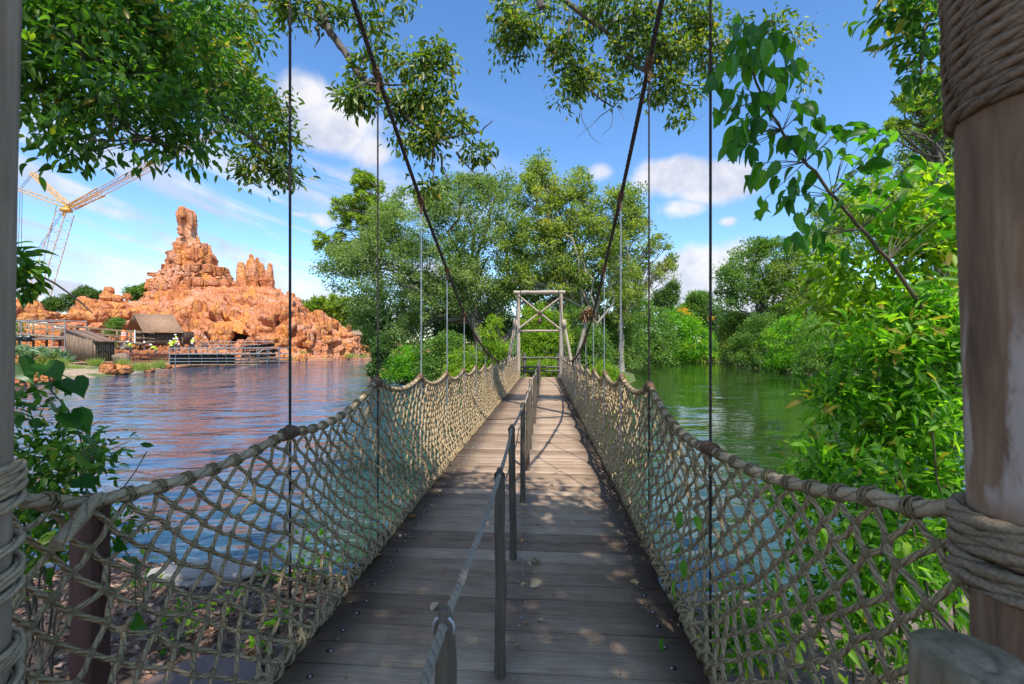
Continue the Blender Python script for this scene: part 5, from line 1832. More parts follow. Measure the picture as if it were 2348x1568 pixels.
T('broadleaf_tree', 'yellow-green many-stemmed tree with sparse top right of the far tower', 'tree', 1340, 34,
  [(1230, 455, 60, 55), (1245, 395, 30, 35), (1310, 470, 60, 55), (1340, 560, 85, 75), (1225, 560, 75, 80), (1415, 480, 40, 60), (1400, 600, 70, 65), (1440, 540, 45, 45), (1300, 650, 70, 50), (1462, 470, 26, 45), (1330, 430, 30, 35), (1190, 640, 50, 50), (1270, 560, 60, 60), (1380, 680, 60, 40)],
  L_yel, 480, 95, .64, .21, 22, bark=M_bark_pale, trunk_r=.34, fork=(1335, 720), stems=4, twigs=90, shell=.3, width=.5)
T('broadleaf_tree', 'thin spreading tree reaching over the green river right of the tower', 'tree', 1420, 40,
  [(1495, 565, 40, 28), (1530, 620, 26, 22), (1475, 625, 50, 35), (1430, 690, 60, 45), (1545, 595, 14, 12), (1440, 650, 50, 35)],
  L_yel, 150, 60, .6, .22, 23, bark=M_bark_pale, trunk_r=.28, fork=(1425, 720), twigs=90, shell=.25, width=.5)
# dark evergreen mass behind
T('evergreen_tree', 'dark green tree filling the gap behind the pale tower frame', 'tree', 1230, 42,
  [(1230, 640, 90, 60), (1180, 700, 60, 60), (1290, 720, 70, 60), (1340, 740, 70, 60), (1130, 760, 70, 50)], L_deep, 240, 80, .9, .25, 24, twigs=40)
T('evergreen_tree', 'dark understorey tree beneath the grey-green oak', 'tree', 960, 42,
  [(900, 760, 60, 60), (980, 760, 80, 50), (1060, 770, 60, 50), (870, 790, 30, 50), (840, 730, 40, 40)], L_deep, 240, 80, .8, .22, 25, twigs=30)


def pine(label, xb, d, items, n, seed, trunk_top, size=.55, r=.28, group=None, name='pine_tree', per=46, cr_=.55):
    rng = np.random.default_rng(seed)
    bg_ = bigs_px(items, d)
    base = gx(xb, d, -.7)
    root = empty(name, base, label, 'tree', group)
    w = np.array([rr[0] * rr[2] for _, rr in bg_])
    pick = rng.choice(len(bg_), n, p=w / w.sum())
    cc = np.array([bg_[i][0] for i in pick]) + sphere_pts(n, rng) * np.array([bg_[i][1] for i in pick]) * rng.random((n, 1)) ** .5
    m_ = n * per
    ci = np.repeat(np.arange(n), per)
    dirs = sphere_pts(m_, rng); dirs[:, 2] = dirs[:, 2] * .8 + .25
    dirs = unit(dirs)
    pos = cc[ci] + dirs * rng.random((m_, 1)) * .12 * cr_
    tint = .55 + .12 * np.repeat(rng.normal(size=n), per) + .15 * rng.normal(size=m_)
    o = link('crown', leaf_mesh('crown', L_pine, pos, dirs, size * (.7 + .5 * rng.random(m_)), rng, tint, kind='l4', width=.16, up=.2), root)
    o['kind'] = 'stuff'
    mb, lb = MB(), MB()
    tt = P(trunk_top[0], trunk_top[1], d)
    tp = limb_path(base - [0, 0, .4], tt, rng, 12, .012)
    mb.tube(tp, np.linspace(r * 1.2, r * .2, 12), 9); mb.obj('trunk', M_bark, root, True)
    for c in cc[::2]:
        k_ = np.argmin(np.abs(tp[:, 2] - (c[2] - .8)))
        lb.tube(limb_path(tp[k_], c, rng, 5, .06), np.linspace(.07, .02, 5), 4, cap=False)
    lb.obj('branches', M_bark, root, True)
    return root


pine('tall pine with tufted bright needles rising left of the oak', 885, 44, [(840, 440, 42, 40), (800, 490, 48, 40), (855, 500, 40, 50), (760, 545, 40, 18), (800, 575, 50, 22), (850, 570, 45, 35), (895, 490, 30, 40), (735, 560, 18, 14), (825, 410, 25, 18)], 330, 31, (862, 425), size=.5)
for n_, (xb, d, items, tt, lab) in enumerate([
    (705, 112, [(700, 712, 28, 22), (690, 740, 25, 18)], (703, 695), 'far pine just right of the long left cable, beyond the rocks'),
    (740, 114, [(738, 704, 30, 24), (745, 728, 25, 18)], (740, 685), 'far round-topped pine, second right of the long left cable'),
    (772, 112, [(770, 700, 24, 22), (778, 730, 26, 20)], (772, 682), 'far pine in the middle of the distant row beyond the rocks'),
    (805, 110, [(800, 705, 28, 26), (810, 745, 28, 25)], (803, 685), 'far pine above the right end of the rock hill'),
    (838, 108, [(835, 715, 30, 34), (840, 760, 26, 30)], (836, 690), 'far pine partly covered by the oak edge'),
    (722, 118, [(720, 730, 30, 20)], (721, 715), 'low far pine between two taller ones beyond the rocks')]):
    pine(lab, xb, d, items, 80, 40 + n_, tt, size=1.3, r=.3, group='pines beyond the rock hill', per=38, cr_=1.2)
T('broadleaf_tree', 'shadowy tree at the river bend beside the hut roof', 'tree', 855, 95, [(850, 790, 26, 35), (830, 775, 26, 22), (870, 760, 25, 40)], L_deep, 110, 70, 1.4, .5, 48, twigs=10)
# trees behind the rocks on the left
for n_, (xb, d, items, lab, lf) in enumerate([
    (120, 112, [(120, 702, 24, 16), (105, 712, 14, 10)], 'low tree behind the rocks right of the crane boom foot', L_deep),
    (165, 112, [(160, 696, 26, 18), (182, 690, 24, 20)], 'dark spreading tree behind the broad orange outcrop', L_deep),
    (208, 112, [(208, 684, 24, 20), (195, 672, 12, 12)], 'tall dark tree touching the small orange butte', L_deep),
    (318, 100, [(318, 672, 26, 12), (305, 680, 15, 8), (335, 664, 14, 9)], 'flat-topped tree on the ridge left of the tall spire', L_mid)]):
    T('background_tree', lab, 'tree', xb, d, items, lf, 90, 60, .9, .42, 60 + n_, zb=3.0, trunk_r=.25, twigs=16, group='trees behind the red rocks')
bush('green_shrub', 'round green shrub beside the barn gable', 'shrub', [(262, 745, 20, 12), (272, 738, 12, 8)], 64, L_mid, 60, 60, .5, .22, 70, z0=1.2)
bush('green_shrub', 'bright green shrub on the walkway top by the left post', 'shrub', [(35, 738, 26, 8)], 57, L_fresh, 40, 50, .4, .2, 71, z0=1)
# island shrubs
fw = empty('far_woodland', (40, 120, -1), 'distant dark woodland closing the view behind the island and right bank', 'woodland')
fw_b = bigs_px([(x, 775 - 30 * abs(math.sin(x * .013)), 60, 45 + 14 * math.sin(x * .031)) for x in range(1060, 2420, 55)], 118) + bigs_px([(x, 790, 60, 30) for x in range(1060, 2420, 60)], 112)
fw_r = np.random.default_rng(58)
pos, axis, sz, tint, _, _ = crown(fw_b, 900, 60, 2.0, .8, fw_r, .5)
k_ = pos[:, 2] > -1
o = link('woodland_crowns', leaf_mesh('woodland_crowns', L_deep, pos[k_], axis[k_], sz[k_], fw_r, tint[k_]), fw); o['kind'] = 'stuff'; fw['kind'] = 'stuff'
bush('lime_shrub', 'upright bright lime shrub left of the tower above the net', 'shrub', [(1132, 770, 30, 40), (1150, 800, 35, 40), (1120, 815, 45, 35), (1135, 735, 14, 18), (1165, 815, 22, 30)], 27, L_hedge, 170, 60, .34, .13, 72)
bush('green_shrub', 'wide dense green shrub at the island water edge left', 'shrub', [(915, 850, 32, 24), (955, 835, 45, 30), (1000, 845, 45, 30), (930, 815, 30, 22)], 31, L_fresh, 240, 60, .42, .15, 73)
bush('green_shrub', 'mid-green leafy shrub under the oak between two cables', 'shrub', [(1000, 810, 45, 35), (1045, 815, 40, 32), (1030, 790, 30, 25)], 30, L_mid, 190, 60, .42, .15, 74)
bush('green_shrub', 'bright shrub behind the left net below the lime shrub', 'shrub', [(1065, 830, 40, 30), (1100, 845, 40, 25), (1050, 855, 40, 22)], 28, L_hedge, 170, 60, .36, .13, 75)
bush('dark_shrub', 'dark drooping shrub at the left corner of the island', 'shrub', [(868, 830, 16, 36), (880, 800, 22, 30), (862, 855, 12, 20)], 35, L_deep, 120, 60, .5, .18, 76)
bush('leafy_hedge', 'sunlit leafy hedge framed by the far tower', 'hedge', [(1215, 790, 30, 50), (1250, 800, 35, 50), (1285, 800, 30, 55), (1240, 730, 30, 35), (1215, 740, 25, 35), (1270, 745, 25, 30)], 31, L_hedge, 300, 70, .42, .14, 77)
bush('ground_shrub', 'low bright shrub behind the rail fence at the bridge end', 'shrub', [(1220, 840, 25, 9), (1265, 838, 25, 9)], 28.5, L_hedge, 80, 60, .22, .10, 78)
for n_, (items, d, lf, n__, cr_, sz, lab) in enumerate([
    ([(1330, 790, 40, 55), (1365, 800, 40, 50), (1320, 740, 30, 40)], 33, L_mid, 240, .48, .16, 'mid-green shrub tight against the right side of the tower'),
    ([(1400, 770, 45, 50), (1385, 815, 40, 30), (1440, 790, 45, 45)], 42, L_mid, 220, .6, .2, 'leafy shrub behind the leaning bare trunk'),
    ([(1385, 858, 30, 24), (1410, 872, 20, 14)], 26, L_hedge, 110, .3, .11, 'yellow-green shrub overhanging the water by the right net'),
    ([(1480, 750, 55, 50), (1500, 795, 55, 35), (1450, 715, 40, 40)], 56, L_mid, 230, .8, .27, 'rounded green tree mass along the island shore, nearer of two'),
    ([(1550, 760, 45, 50), (1590, 780, 40, 45), (1540, 800, 50, 28)], 66, L_fresh, 230, .9, .3, 'rounded green tree mass along the island shore, farther of two'),
    ([(1630, 760, 35, 40), (1620, 720, 25, 30), (1650, 790, 40, 35)], 82, L_deep, 200, 1.1, .36, 'dark far trees closing the river bend'),
    ([(1600, 690, 26, 20), (1585, 720, 30, 25)], 84, L_mid, 130, 1.1, .36, 'tall far tree above the river bend'),
    ([(1525, 690, 25, 25), (1540, 665, 12, 20)], 72, L_deep, 110, .9, .3, 'dark conical tree top behind the island shore'),
    ([(1610, 815, 60, 9), (1560, 818, 40, 8), (1500, 822, 40, 7)], 67, L_grass, 120, .5, .25, 'bright low plants edging the far river bank'),
    ([(1690, 800, 50, 14), (1660, 812, 30, 10)], 66, L_mid, 110, .7, .25, 'low dark plants at the far end of the river')]):
    bush('bank_shrub', lab, 'shrub', items, d, lf, n__, 60, cr_, sz, 80 + n_, group='greenery along the island shore')
bush('flowering_tree', 'orange-flowering tree top behind the island shore', 'tree', [(1556, 716, 16, 9), (1572, 724, 10, 8), (1625, 728, 10, 5)], 73, L_flower, 34, 30, .4, .20, 95)
# right bank
T('broadleaf_tree', 'tall dark green tree on the right bank, leftmost of the bank trees', 'tree', 1755, 52, [(1730, 610, 60, 60), (1690, 650, 45, 55), (1665, 690, 25, 40), (1770, 590, 40, 45), (1745, 690, 70, 50), (1790, 680, 60, 60)], L_mid, 330, 75, .85, .24, 101, twigs=50)
T('broadleaf_tree', 'light green tree on the right bank behind the big-leaved branch', 'tree', 1850, 50, [(1830, 640, 60, 60), (1870, 600, 60, 70), (1900, 680, 70, 60), (1840, 720, 60, 50)], L_yel, 300, 75, .8, .22, 102, twigs=40)
T('broadleaf_tree', 'tall hazy green tree far behind the right shrub', 'tree', 1960, 62, [(1920, 520, 60, 70), (1990, 500, 80, 90), (2050, 560, 80, 90), (1880, 560, 40, 50)], L_oak, 260, 70, 1.2, .32, 103, twigs=50)
T('broadleaf_tree', 'tall grey-green tree beside the right tower post, high in the sky', 'tree', 2170, 24, [(2140, 330, 70, 60), (2170, 420, 60, 60), (2100, 390, 35, 30), (2180, 250, 50, 60)], L_oak, 200, 70, .6, .16, 104, twigs=50, shell=.3)
pine('pine with dark tufts at the upper right beside the tower post', 2170, 22, [(2090, 240, 40, 40), (2130, 200, 40, 40), (2060, 290, 35, 22), (2150, 280, 40, 40)], 110, 105, (2150, 180), size=.28, cr_=.4)
for n_, (items, d, lf, n__, cr_, sz, lab) in enumerate([
    ([(1730, 790, 45, 38), (1700, 800, 30, 28), (1755, 755, 45, 35)], 50, L_mid, 240, .7, .2, 'overhanging green shrub at the left end of the right bank'),
    ([(1690, 745, 30, 24), (1665, 770, 16, 20)], 54, L_yel, 130, .7, .22, 'pale yellow-green shrub leaning over the right bank tip'),
    ([(1800, 790, 55, 45), (1835, 760, 50, 40), (1790, 825, 40, 20)], 43, L_fresh, 280, .62, .18, 'light green spreading shrub touching the water on the right bank'),
    ([(1880, 780, 60, 50), (1930, 800, 50, 45), (1870, 830, 50, 25)], 38, L_mid, 260, .6, .17, 'dark-shaded shrub on the right bank nearest the big-leaved bush'),
    ([(1990, 780, 80, 70), (2080, 800, 90, 80)], 26, L_deep, 260, .6, .15, 'deep green shrub mass behind the big-leaved bush')]):
    bush('bank_shrub', lab, 'shrub', items, d, lf, n__, 60, cr_, sz, 110 + n_, group='greenery along the right bank')
bush('bank_shrub', 'deep green shrub on the near right bank behind the tower post', 'shrub', [(2230, 760, 130, 110), (2380, 720, 130, 150), (2560, 760, 160, 160)], 9, L_mid, 260, 60, .35, .11, 130, group='greenery along the right bank', z0=-.9)
# leaning bare trunk beside the tower
dt = empty('bare_trunk', gx(1318, 30, -.6), 'pale leaning bare trunk topped with brown dead fronds right of the tower', 'dead tree')
p = np.array([P(1316, 850, 30), P(1330, 790, 30), P(1342, 745, 30), P(1347, 725, 30)])
mb = MB(); mb.tube(resample(p, .3), np.linspace(.15, .11, len(resample(p, .3))), 8); mb.obj('trunk', M_bark_pale, dt, True)
rl_ = np.random.default_rng(8)
n_ = 160
c = P(1347, 722, 30)
link('dead_fronds', leaf_mesh('dead_fronds', L_brown, c + sphere_pts(n_, rl_) * .25, unit(sphere_pts(n_, rl_) + [0, 0, -.2]), .5, rl_, rl_.random(n_), kind='l4', width=.22), dt)
# tiny shore details
bn = empty('stone_bench', gx(1508 + 176, 70, -.9), 'small pale bench on the far bank across the green river', 'bench')
bn.location = P(1686, 812, 70) if False else Vector(P(1687, 815, 68)) * 0 + Vector(P(1688, 812, 68))
xv_, yv_ = (1600 + 210 / 2.446) / 1.0908, (600 + 695 / 2.446) / 1.0908
bn.location = P(xv_, yv_, 66)
k = 66 / FOC
mb = MB(); mb.box(P(xv_, yv_ - 1, 66), (17 * k, .5, 3.0 * k), ax=AX); mb.obj('seat', M_white, bn)
for s in (-6, 6):
    mb = MB(); mb.box(P(xv_ + s, yv_ + 4, 66), (2 * k, .4, 8 * k), ax=AX); mb.obj('leg', M_white, bn)
xv_, yv_ = (1600 + 640 / 2.446) / 1.0908, (600 + 760 / 2.446) / 1.0908
dk = empty('channel_marker', gx(xv_, 56, -1.2), 'small dark red float with a pale rod at the right bank tip', 'marker float')
k = 56 / FOC
mb = MB(); mb.box(P(xv_, yv_ - 1, 56), (14 * k, .5, 5 * k), ax=AX, taper=.85); mb.obj('float_body', M_brown, dk)
mb = MB(); mb.tube([P(xv_ - 3, yv_ - 3, 56), P(xv_ + 7, yv_ - 16, 56)], .05, 5); mb.obj('rod', M_white, dk)

# grasses, agaves on the far bank
rg = np.random.default_rng(50)


def tuft(name, label, xv, yv, w, h, d, n, m_, group=None, spread=.55):
    base = P(xv, yv, d)
    root_ = np.array(base)
    k_ = d / FOC
    pos = root_ + rg.normal(size=(n, 3)) * np.array([w * k_ * .22, w * k_ * .22, 0.02])
    ax = unit(np.stack([rg.normal(size=n) * spread, rg.normal(size=n) * spread, np.ones(n)], -1))
    me = leaf_mesh(name, m_, pos, ax, h * k_ * (.6 + .6 * rg.random(n)), rg, .5 + .25 * rg.normal(size=n), kind='blade', width=.035, up=.2)
    o = link(name, me)
    return tag(o, label, 'grass tuft', group)


for (x, y, w, h, lab) in [(640, 830, 180, 150, 'tall tan grass tuft left of the lean-to shed'), (720, 870, 150, 120, 'yellowish grass tuft in front of the shed wall'), (1165, 850, 130, 100, 'rounded grass tuft before the shed door'), (1500, 850, 120, 90, 'brown-green grass tuft right of the covered heap'),
                          (1740, 905, 170, 110, 'spiky grass tuft at the water by the picket fence'), (930, 900, 180, 70, 'low green grass tuft at the water before the shed'), (1060, 930, 170, 60, 'lowest green grass tuft at the shed water edge'), (540, 850, 160, 120, 'feathery grass tuft behind the pale boulders'), (1620, 900, 110, 70, 'small grass tuft between boulder and picket fence'),
                          (820, 930, 150, 70, 'yellow-green grass tuft right of the buff boulder'), (1940, 880, 120, 110, 'thin grey grass tuft beside the scaffold corner')]:
    xv, yv = c1(x, y)
    tuft('grass_tuft', lab, xv, yv, w / 5.3, h / 5.3, 40 if y > 860 else 42, 420, L_grass, 'grass tufts on the far bank')
for (x, y, w, h, lab) in [(2070, 670, 140, 60, 'long grass tuft at the water below the hut'), (2210, 670, 150, 55, 'grass tuft at the right tip of the rock shore'), (1780, 690, 90, 40, 'small grass tuft on the rock shore mid way'), (1400, 700, 110, 50, 'grass tuft beside the upright orange boulder'), (1550, 620, 90, 30, 'green tuft on the rock ledge above the shore')]:
    xv, yv = c3(x, y)
    tuft('grass_tuft', lab, xv, yv, w / 4.74, h / 4.74, 66 if x < 1600 else 76, 300, L_grass, 'grass tufts on the rock shore')
for n_, (x, y) in enumerate([(170, 690), (240, 660), (330, 680), (420, 700), (500, 670), (560, 720), (650, 720), (740, 700), (280, 730), (380, 740), (790, 770), (860, 790)]):
    xv, yv = c1(x, y + 30)
    d = 41.5
    c = P(xv, yv, d)
    N = 26
    th = rg.uniform(0, 2 * PI, N); el_ = rg.uniform(.2, 1.4, N)
    ax = np.stack([np.cos(th) * np.cos(el_), np.sin(th) * np.cos(el_), np.sin(el_)], -1)
    o = link('agave', leaf_mesh('agave', L_agave, np.repeat(c[None], N, 0), ax, .75 + .2 * rg.random(N), rg, .5 + .2 * rg.normal(size=N), kind='l8', width=.2, up=.4))
    tag(o, 'grey-green spiky agave in the clump left of the lean-to shed', 'agave', 'agaves left of the shed')
# grass on the far left bank
N = 16000
cand = np.stack([rg.uniform(-36, -14, N), rg.uniform(28, 50, N)], -1)
hh, dd = ground_h(cand)
sel = (dd > .25) & (dd < 5)
pos = np.stack([cand[sel, 0], cand[sel, 1], hh[sel] - .02], -1)
n_ = len(pos)
o = link('bank_grass', leaf_mesh('bank_grass', L_grass, pos, unit(np.stack([rg.normal(size=n_) * .5, rg.normal(size=n_) * .5, np.ones(n_)], -1)), .16 + .3 * rg.random(n_) ** 2, rg, .5 + .25 * rg.normal(size=n_), kind='blade', width=.07, up=.2))
tag(o, 'short grass covering the far left bank', 'grass', kind='stuff')

# ------------------------------------------------------------------ near plants and overhanging trees
rn = np.random.default_rng(90)


def leaf_parts(parent, m_, pos, axis, size, nmax, kind='l8', width=.5, up=.5, name='leaf', variants=5):
    """the largest-looking leaves as separate objects that share a few meshes"""
    V, F = LEAF[kind]
    mes = []
    for v in range(variants):
        W = V * np.array([1, width * rn.uniform(.85, 1.15), rn.uniform(.7, 2.2)])
        W[:, 2] -= .10 * W[:, 0] ** 2 * rn.uniform(0, 2)
        mes.append(nmesh(name, W, F, m_))
    pl = parent.location
    for k_ in range(min(nmax, len(pos))):
        ax = Vector(axis[k_]).normalized()
        nr = Vector((rn.normal() * .6, rn.normal() * .6, abs(rn.normal()) * (1 - up) + up * 1.5))
        nr = (nr - ax * nr.dot(ax)).normalized()
        sd = nr.cross(ax)
        o = bpy.data.objects.new(name, mes[k_ % variants]); COL.objects.link(o); o.parent = parent
        s = float(size[k_])
        M = Matrix((ax, sd, nr)).transposed().to_4x4()
        o.rotation_euler = M.to_euler()
        o.scale = (s, s, s)
        o.location = Vector(pos[k_]) - pl


def near_crown(root, leafm, leafm_o, groups, rng, nobj, kind='l8', width=.42, part='foliage'):
    """groups: list of (bigs, nclump, per, clump_r, size, droop); the nearest leaves become parts"""
    Ps, As, Ss, Ts, CC = [], [], [], [], []
    for (bg_, ncl, per, cr_, size, droop) in groups:
        pos, ax, sz, tint, cc, _ = crown(bg_, ncl, per, cr_, size, rng, .15, droop, .8)
        Ps.append(pos); As.append(ax); Ss.append(sz); Ts.append(tint); CC.append(cc)
    pos, ax, sz, tint = np.concatenate(Ps), np.concatenate(As), np.concatenate(Ss), np.concatenate(Ts)
    rel = pos - EYE
    dp = rel @ F_
    u = np.abs(rel @ R_) / np.maximum(dp, .01); v = np.abs(rel[:, 2]) / np.maximum(dp, .01)
    vis = (dp > .4) & (u < 1.13) & (v < .76)
    big = np.where(vis, sz / np.maximum(dp, .3), 0)
    order = np.argsort(-big)
    top = order[:nobj]
    rest = order[nobj:]
    if nobj: leaf_parts(root, leafm_o, pos[top], ax[top], sz[top], nobj, 'oval', width)
    o = link(part, leaf_mesh(part, leafm, pos[rest], ax[rest], sz[rest], rng, tint[rest], kind='l8' if len(rest) < 30000 else 'l4', width=width), root)
    o['kind'] = 'stuff'
    return CC


def wpath(mb, pts, r0, r1, n=7, step=.08):
    p = resample(np.array(pts, float), step)
    p[1:-1] += rn.normal(size=(len(p) - 2, 3)) * step * .06
    mb.tube(p, np.linspace(r0, r1, len(p)), n)


def c5(x, y): return (700 + x / 2.446) / 1.0908, (y / 2.446) / 1.0908
def c4(x, y): return (1600 + x / 2.446) / 1.0908, (y / 2.446) / 1.0908


def conv(f, L, s=2.668): return [(*f(x, y), rx / s, ry / s) for x, y, rx, ry in L]


# tree over the left side
tA = empty('overhanging_tree', (-5.4, -.6, -.9), 'dark-leaved tree hanging in from the top left, with a bare limb toward the middle', 'tree', 'trees overhanging the bridge entrance')
vis_left = bigs_px([(140, 90, 160, 130, -.4), (330, 110, 170, 130), (250, 240, 190, 90, -.4), (450, 190, 120, 120, .6), (500, 60, 90, 80, .8), (130, 320, 95, 45, -.6), (390, 330, 110, 45, -.2), (60, 200, 60, 140, -.6), (540, 250, 70, 60, 1.2)], 2.9)
vis_left2 = bigs_px([(610, 300, 50, 60), (600, 380, 55, 45), (650, 390, 30, 35), (560, 210, 40, 70), (640, 240, 25, 25), (545, 60, 35, 60), (650, 330, 30, 30)], 5.0)
limb_f = bigs_px(conv(c5, [(120, 60, 130, 70), (330, 100, 90, 110), (560, 190, 90, 120), (560, 430, 160, 110), (800, 380, 110, 80), (960, 430, 120, 120), (900, 620, 150, 90), (470, 610, 90, 60), (1080, 780, 110, 50), (900, 880, 90, 80), (1190, 930, 80, 55), (960, 760, 100, 60),
                              (940, 1160, 100, 60), (760, 40, 40, 45), (740, 840, 40, 70), (600, 20, 70, 50), (730, 650, 90, 80)]), 6.3)
over_A = [(np.array([-2.2, -2.2, 7.2]), (2.3, 2.6, 1.0)), (np.array([-4.2, .2, 6.6]), (1.6, 1.5, .9))]
cA = near_crown(tA, L_over, L_over_o, [(vis_left, 340, 32, .18, .060, .5)], np.random.default_rng(201), 280)
cA2 = near_crown(tA, L_limb, L_over_o, [(vis_left2, 110, 24, .20, .080, .5), (limb_f, 165, 26, .24, .105, .7), (over_A, 260, 30, .5, .13, .3)], np.random.default_rng(202), 0, part='limb_foliage', width=.4)
mb = MB(); wpath(mb, [(-5.4, -.6, -1.2), (-5.3, -.6, 1.5), (-5.0, -.4, 4.2)], .28, .22, 12, .3); mb.obj('trunk', M_bark, tA, True)
mb = MB()
limb_pts = [(-5.0, -.4, 4.0), (-4.4, 3.0, 6.4)] + [P(*c5(x, y), 6.3) for x, y in [(215, -40), (300, 190), (400, 320), (470, 440), (540, 515), (700, 640), (830, 770), (945, 855)]]
wpath(mb, limb_pts, .16, .022, 9)
for pts in [[(540, 515), (760, 520), (900, 430)], [(700, 640), (800, 600), (950, 560)], [(470, 440), (520, 330), (620, 300)], [(945, 855), (1080, 835), (1230, 800), (1300, 740)], [(940, 850), (930, 1000), (950, 1120)], [(1080, 930), (1120, 990), (1190, 1060)], [(985, 940), (995, 1050), (1040, 1110)], [(300, 190), (180, 100), (60, 60)], [(230, 170), (240, 240), (210, 290)]]:
    wpath(mb, [P(*c5(x, y), 6.3 + rn.normal() * .1) for x, y in pts], .02, .006, 5)
wpath(mb, [P(*c5(x, y), 4.25) for x, y in [(575, 480), (560, 520), (520, 538), (450, 545)]], .012, .006, 5)
mb.obj('limb', M_bark, tA, True)
mb = MB()
wpath(mb, [(-5.0, -.4, 4.0), P(-40, 60, 2.8), P(170, 120, 2.7), P(360, 200, 3.0), P(540, 290, 4.0), P(640, 370, 5.0)], .07, .01, 7)
wpath(mb, [P(170, 120, 2.7), P(230, 230, 2.5), P(330, 320, 2.6)], .02, .006, 6)
wpath(mb, [(-5.0, -.4, 4.2), P(200, -60, 3.4), P(420, 20, 3.8), P(560, 60, 5.0)], .06, .01, 7)
wpath(mb, [P(20, 590, 3.1), P(60, 600, 3.2), P(100, 640, 3.3), P(150, 665, 3.4), P(212, 718, 3.5)], .010, .005, 5)
BP = np.concatenate([resample(np.array(q), .12) for q in ([P(-40, 60, 2.8), P(170, 120, 2.7), P(360, 200, 3.0), P(540, 290, 4.0), P(640, 370, 5.0)], [P(170, 120, 2.7), P(230, 230, 2.5), P(330, 320, 2.6)], [P(200, -60, 3.4), P(420, 20, 3.8), P(560, 60, 5.0)])])
for c in np.concatenate(cA)[::3]:
    tgt = BP[np.argmin(np.linalg.norm(BP - c, axis=1) + rn.random(len(BP)) * .35)]
    wpath(mb, [tgt, (tgt + c) / 2 + rn.normal(size=3) * .08, c], .008, .003, 4, .15)
mb.obj('boughs', M_bark, tA, True)

# tree over the right side
tB = empty('overhanging_tree', (6.0, -1.6, -.9), 'olive-leaved tree hanging in from the top right with forking bare twigs', 'tree', 'trees overhanging the bridge entrance')
DB_ = 9.6
fol_B = bigs_px(conv(c5, [(1400, 100, 70, 110), (1460, 250, 110, 110), (1400, 370, 60, 50), (1530, 385, 30, 30), (1700, 60, 180, 70), (1760, 320, 110, 130), (1850, 480, 150, 90), (1750, 600, 70, 60), (2050, 80, 240, 90), (2150, 330, 170, 110), (2250, 200, 130, 130), (2000, 560, 80, 70), (2320, 560, 70, 70)]) +
                conv(c4, [(300, 90, 160, 90), (230, 330, 150, 150), (290, 590, 80, 60), (420, 200, 100, 120), (150, 560, 110, 70), (470, 330, 70, 100), (830, 160, 80, 50), (960, 220, 50, 50), (1040, 490, 35, 60), (740, 130, 55, 30), (240, 725, 35, 25), (600, 180, 60, 60)]), DB_)
dark_B = bigs_px([(2060, 30, 60, 50), (2090, 110, 50, 60), (2130, 170, 40, 50), (2140, 60, 50, 80), (2190, 250, 30, 40)], 3.2)
over_B = [(np.array([1.5, -1.5, 6.6]), (2.3, 3.2, .8)), (np.array([1.2, -2.0, 7.4]), (2.3, 3.2, .8)), (np.array([1.8, -4.6, 7.4]), (2.4, 2.0, 1.0))]
cB = near_crown(tB, L_limb, L_over_o, [(fol_B, 300, 26, .35, .145, .7), (over_B, 800, 38, .5, .15, .3)], np.random.default_rng(203), 0, part='limb_foliage', width=.4)
near_crown(tB, L_over, L_over_o, [(dark_B, 40, 16, .16, .085, .6)], np.random.default_rng(204), 120)
mb = MB(); wpath(mb, [(6.0, -1.6, -1.2), (5.9, -1.6, 2), (5.2, -1.2, 4.8)], .30, .22, 12, .3); mb.obj('trunk', M_bark, tB, True)
mb = MB()
wpath(mb, [(5.2, -1.2, 4.6), (3.2, 5.5, 8.6)] + [P(*c5(x, y), DB_) for x, y in [(1660, -60), (1850, 90), (1990, 190), (2080, 290), (2170, 400), (2260, 450), (2380, 490)]], .16, .03, 8)
wpath(mb, [(3.2, 5.5, 8.6), P(*c5(1575, -60), 6.0), P(*c5(1600, 50), 6.0)], .07, .05, 8)
for pts, r in [([(1990, 190), (2040, 130), (2150, 100), (2348, 50), (2500, -40)], .03), ([(1770, 120), (1765, 230), (1780, 400), (1850, 510), (1950, 600), (2040, 655)], .03), ([(2080, 230), (2200, 245), (2300, 265), (2420, 290)], .025), ([(2260, 450), (2480, 520), (2600, 525)], .02),
               ([(1380, 0), (1430, 120), (1500, 260), (1550, 340)], .012), ([(2040, 655), (1960, 710), (1900, 770), (1815, 840)], .007), ([(2040, 655), (2090, 600), (2220, 600)], .007), ([(1830, 610), (1850, 740), (1910, 850), (1975, 885)], .007), ([(2035, 660), (2030, 770), (1970, 830)], .006), ([(2060, 650), (2110, 740)], .005), ([(1310, 300), (1350, 262), (1420, 250)], .006)]:
    wpath(mb, [P(*c5(x, y), DB_ + rn.normal() * .08) for x, y in pts], r * 1.4, r * .5, 6)
for pts, r in [([(300, 690), (340, 750), (300, 800), (250, 812)], .006), ([(320, 690), (350, 740), (400, 690)], .005)]:
    wpath(mb, [P(*c4(x, y), DB_) for x, y in pts], r, r * .4, 5)
mb.obj('limb', M_bark, tB, True)
mb = MB()
wpath(mb, [(5.2, -1.2, 4.8), P(2200, -60, 3.2), P(2120, 60, 3.2), P(2110, 170, 3.2)], .05, .008, 7); mb.obj('boughs', M_bark, tB, True)

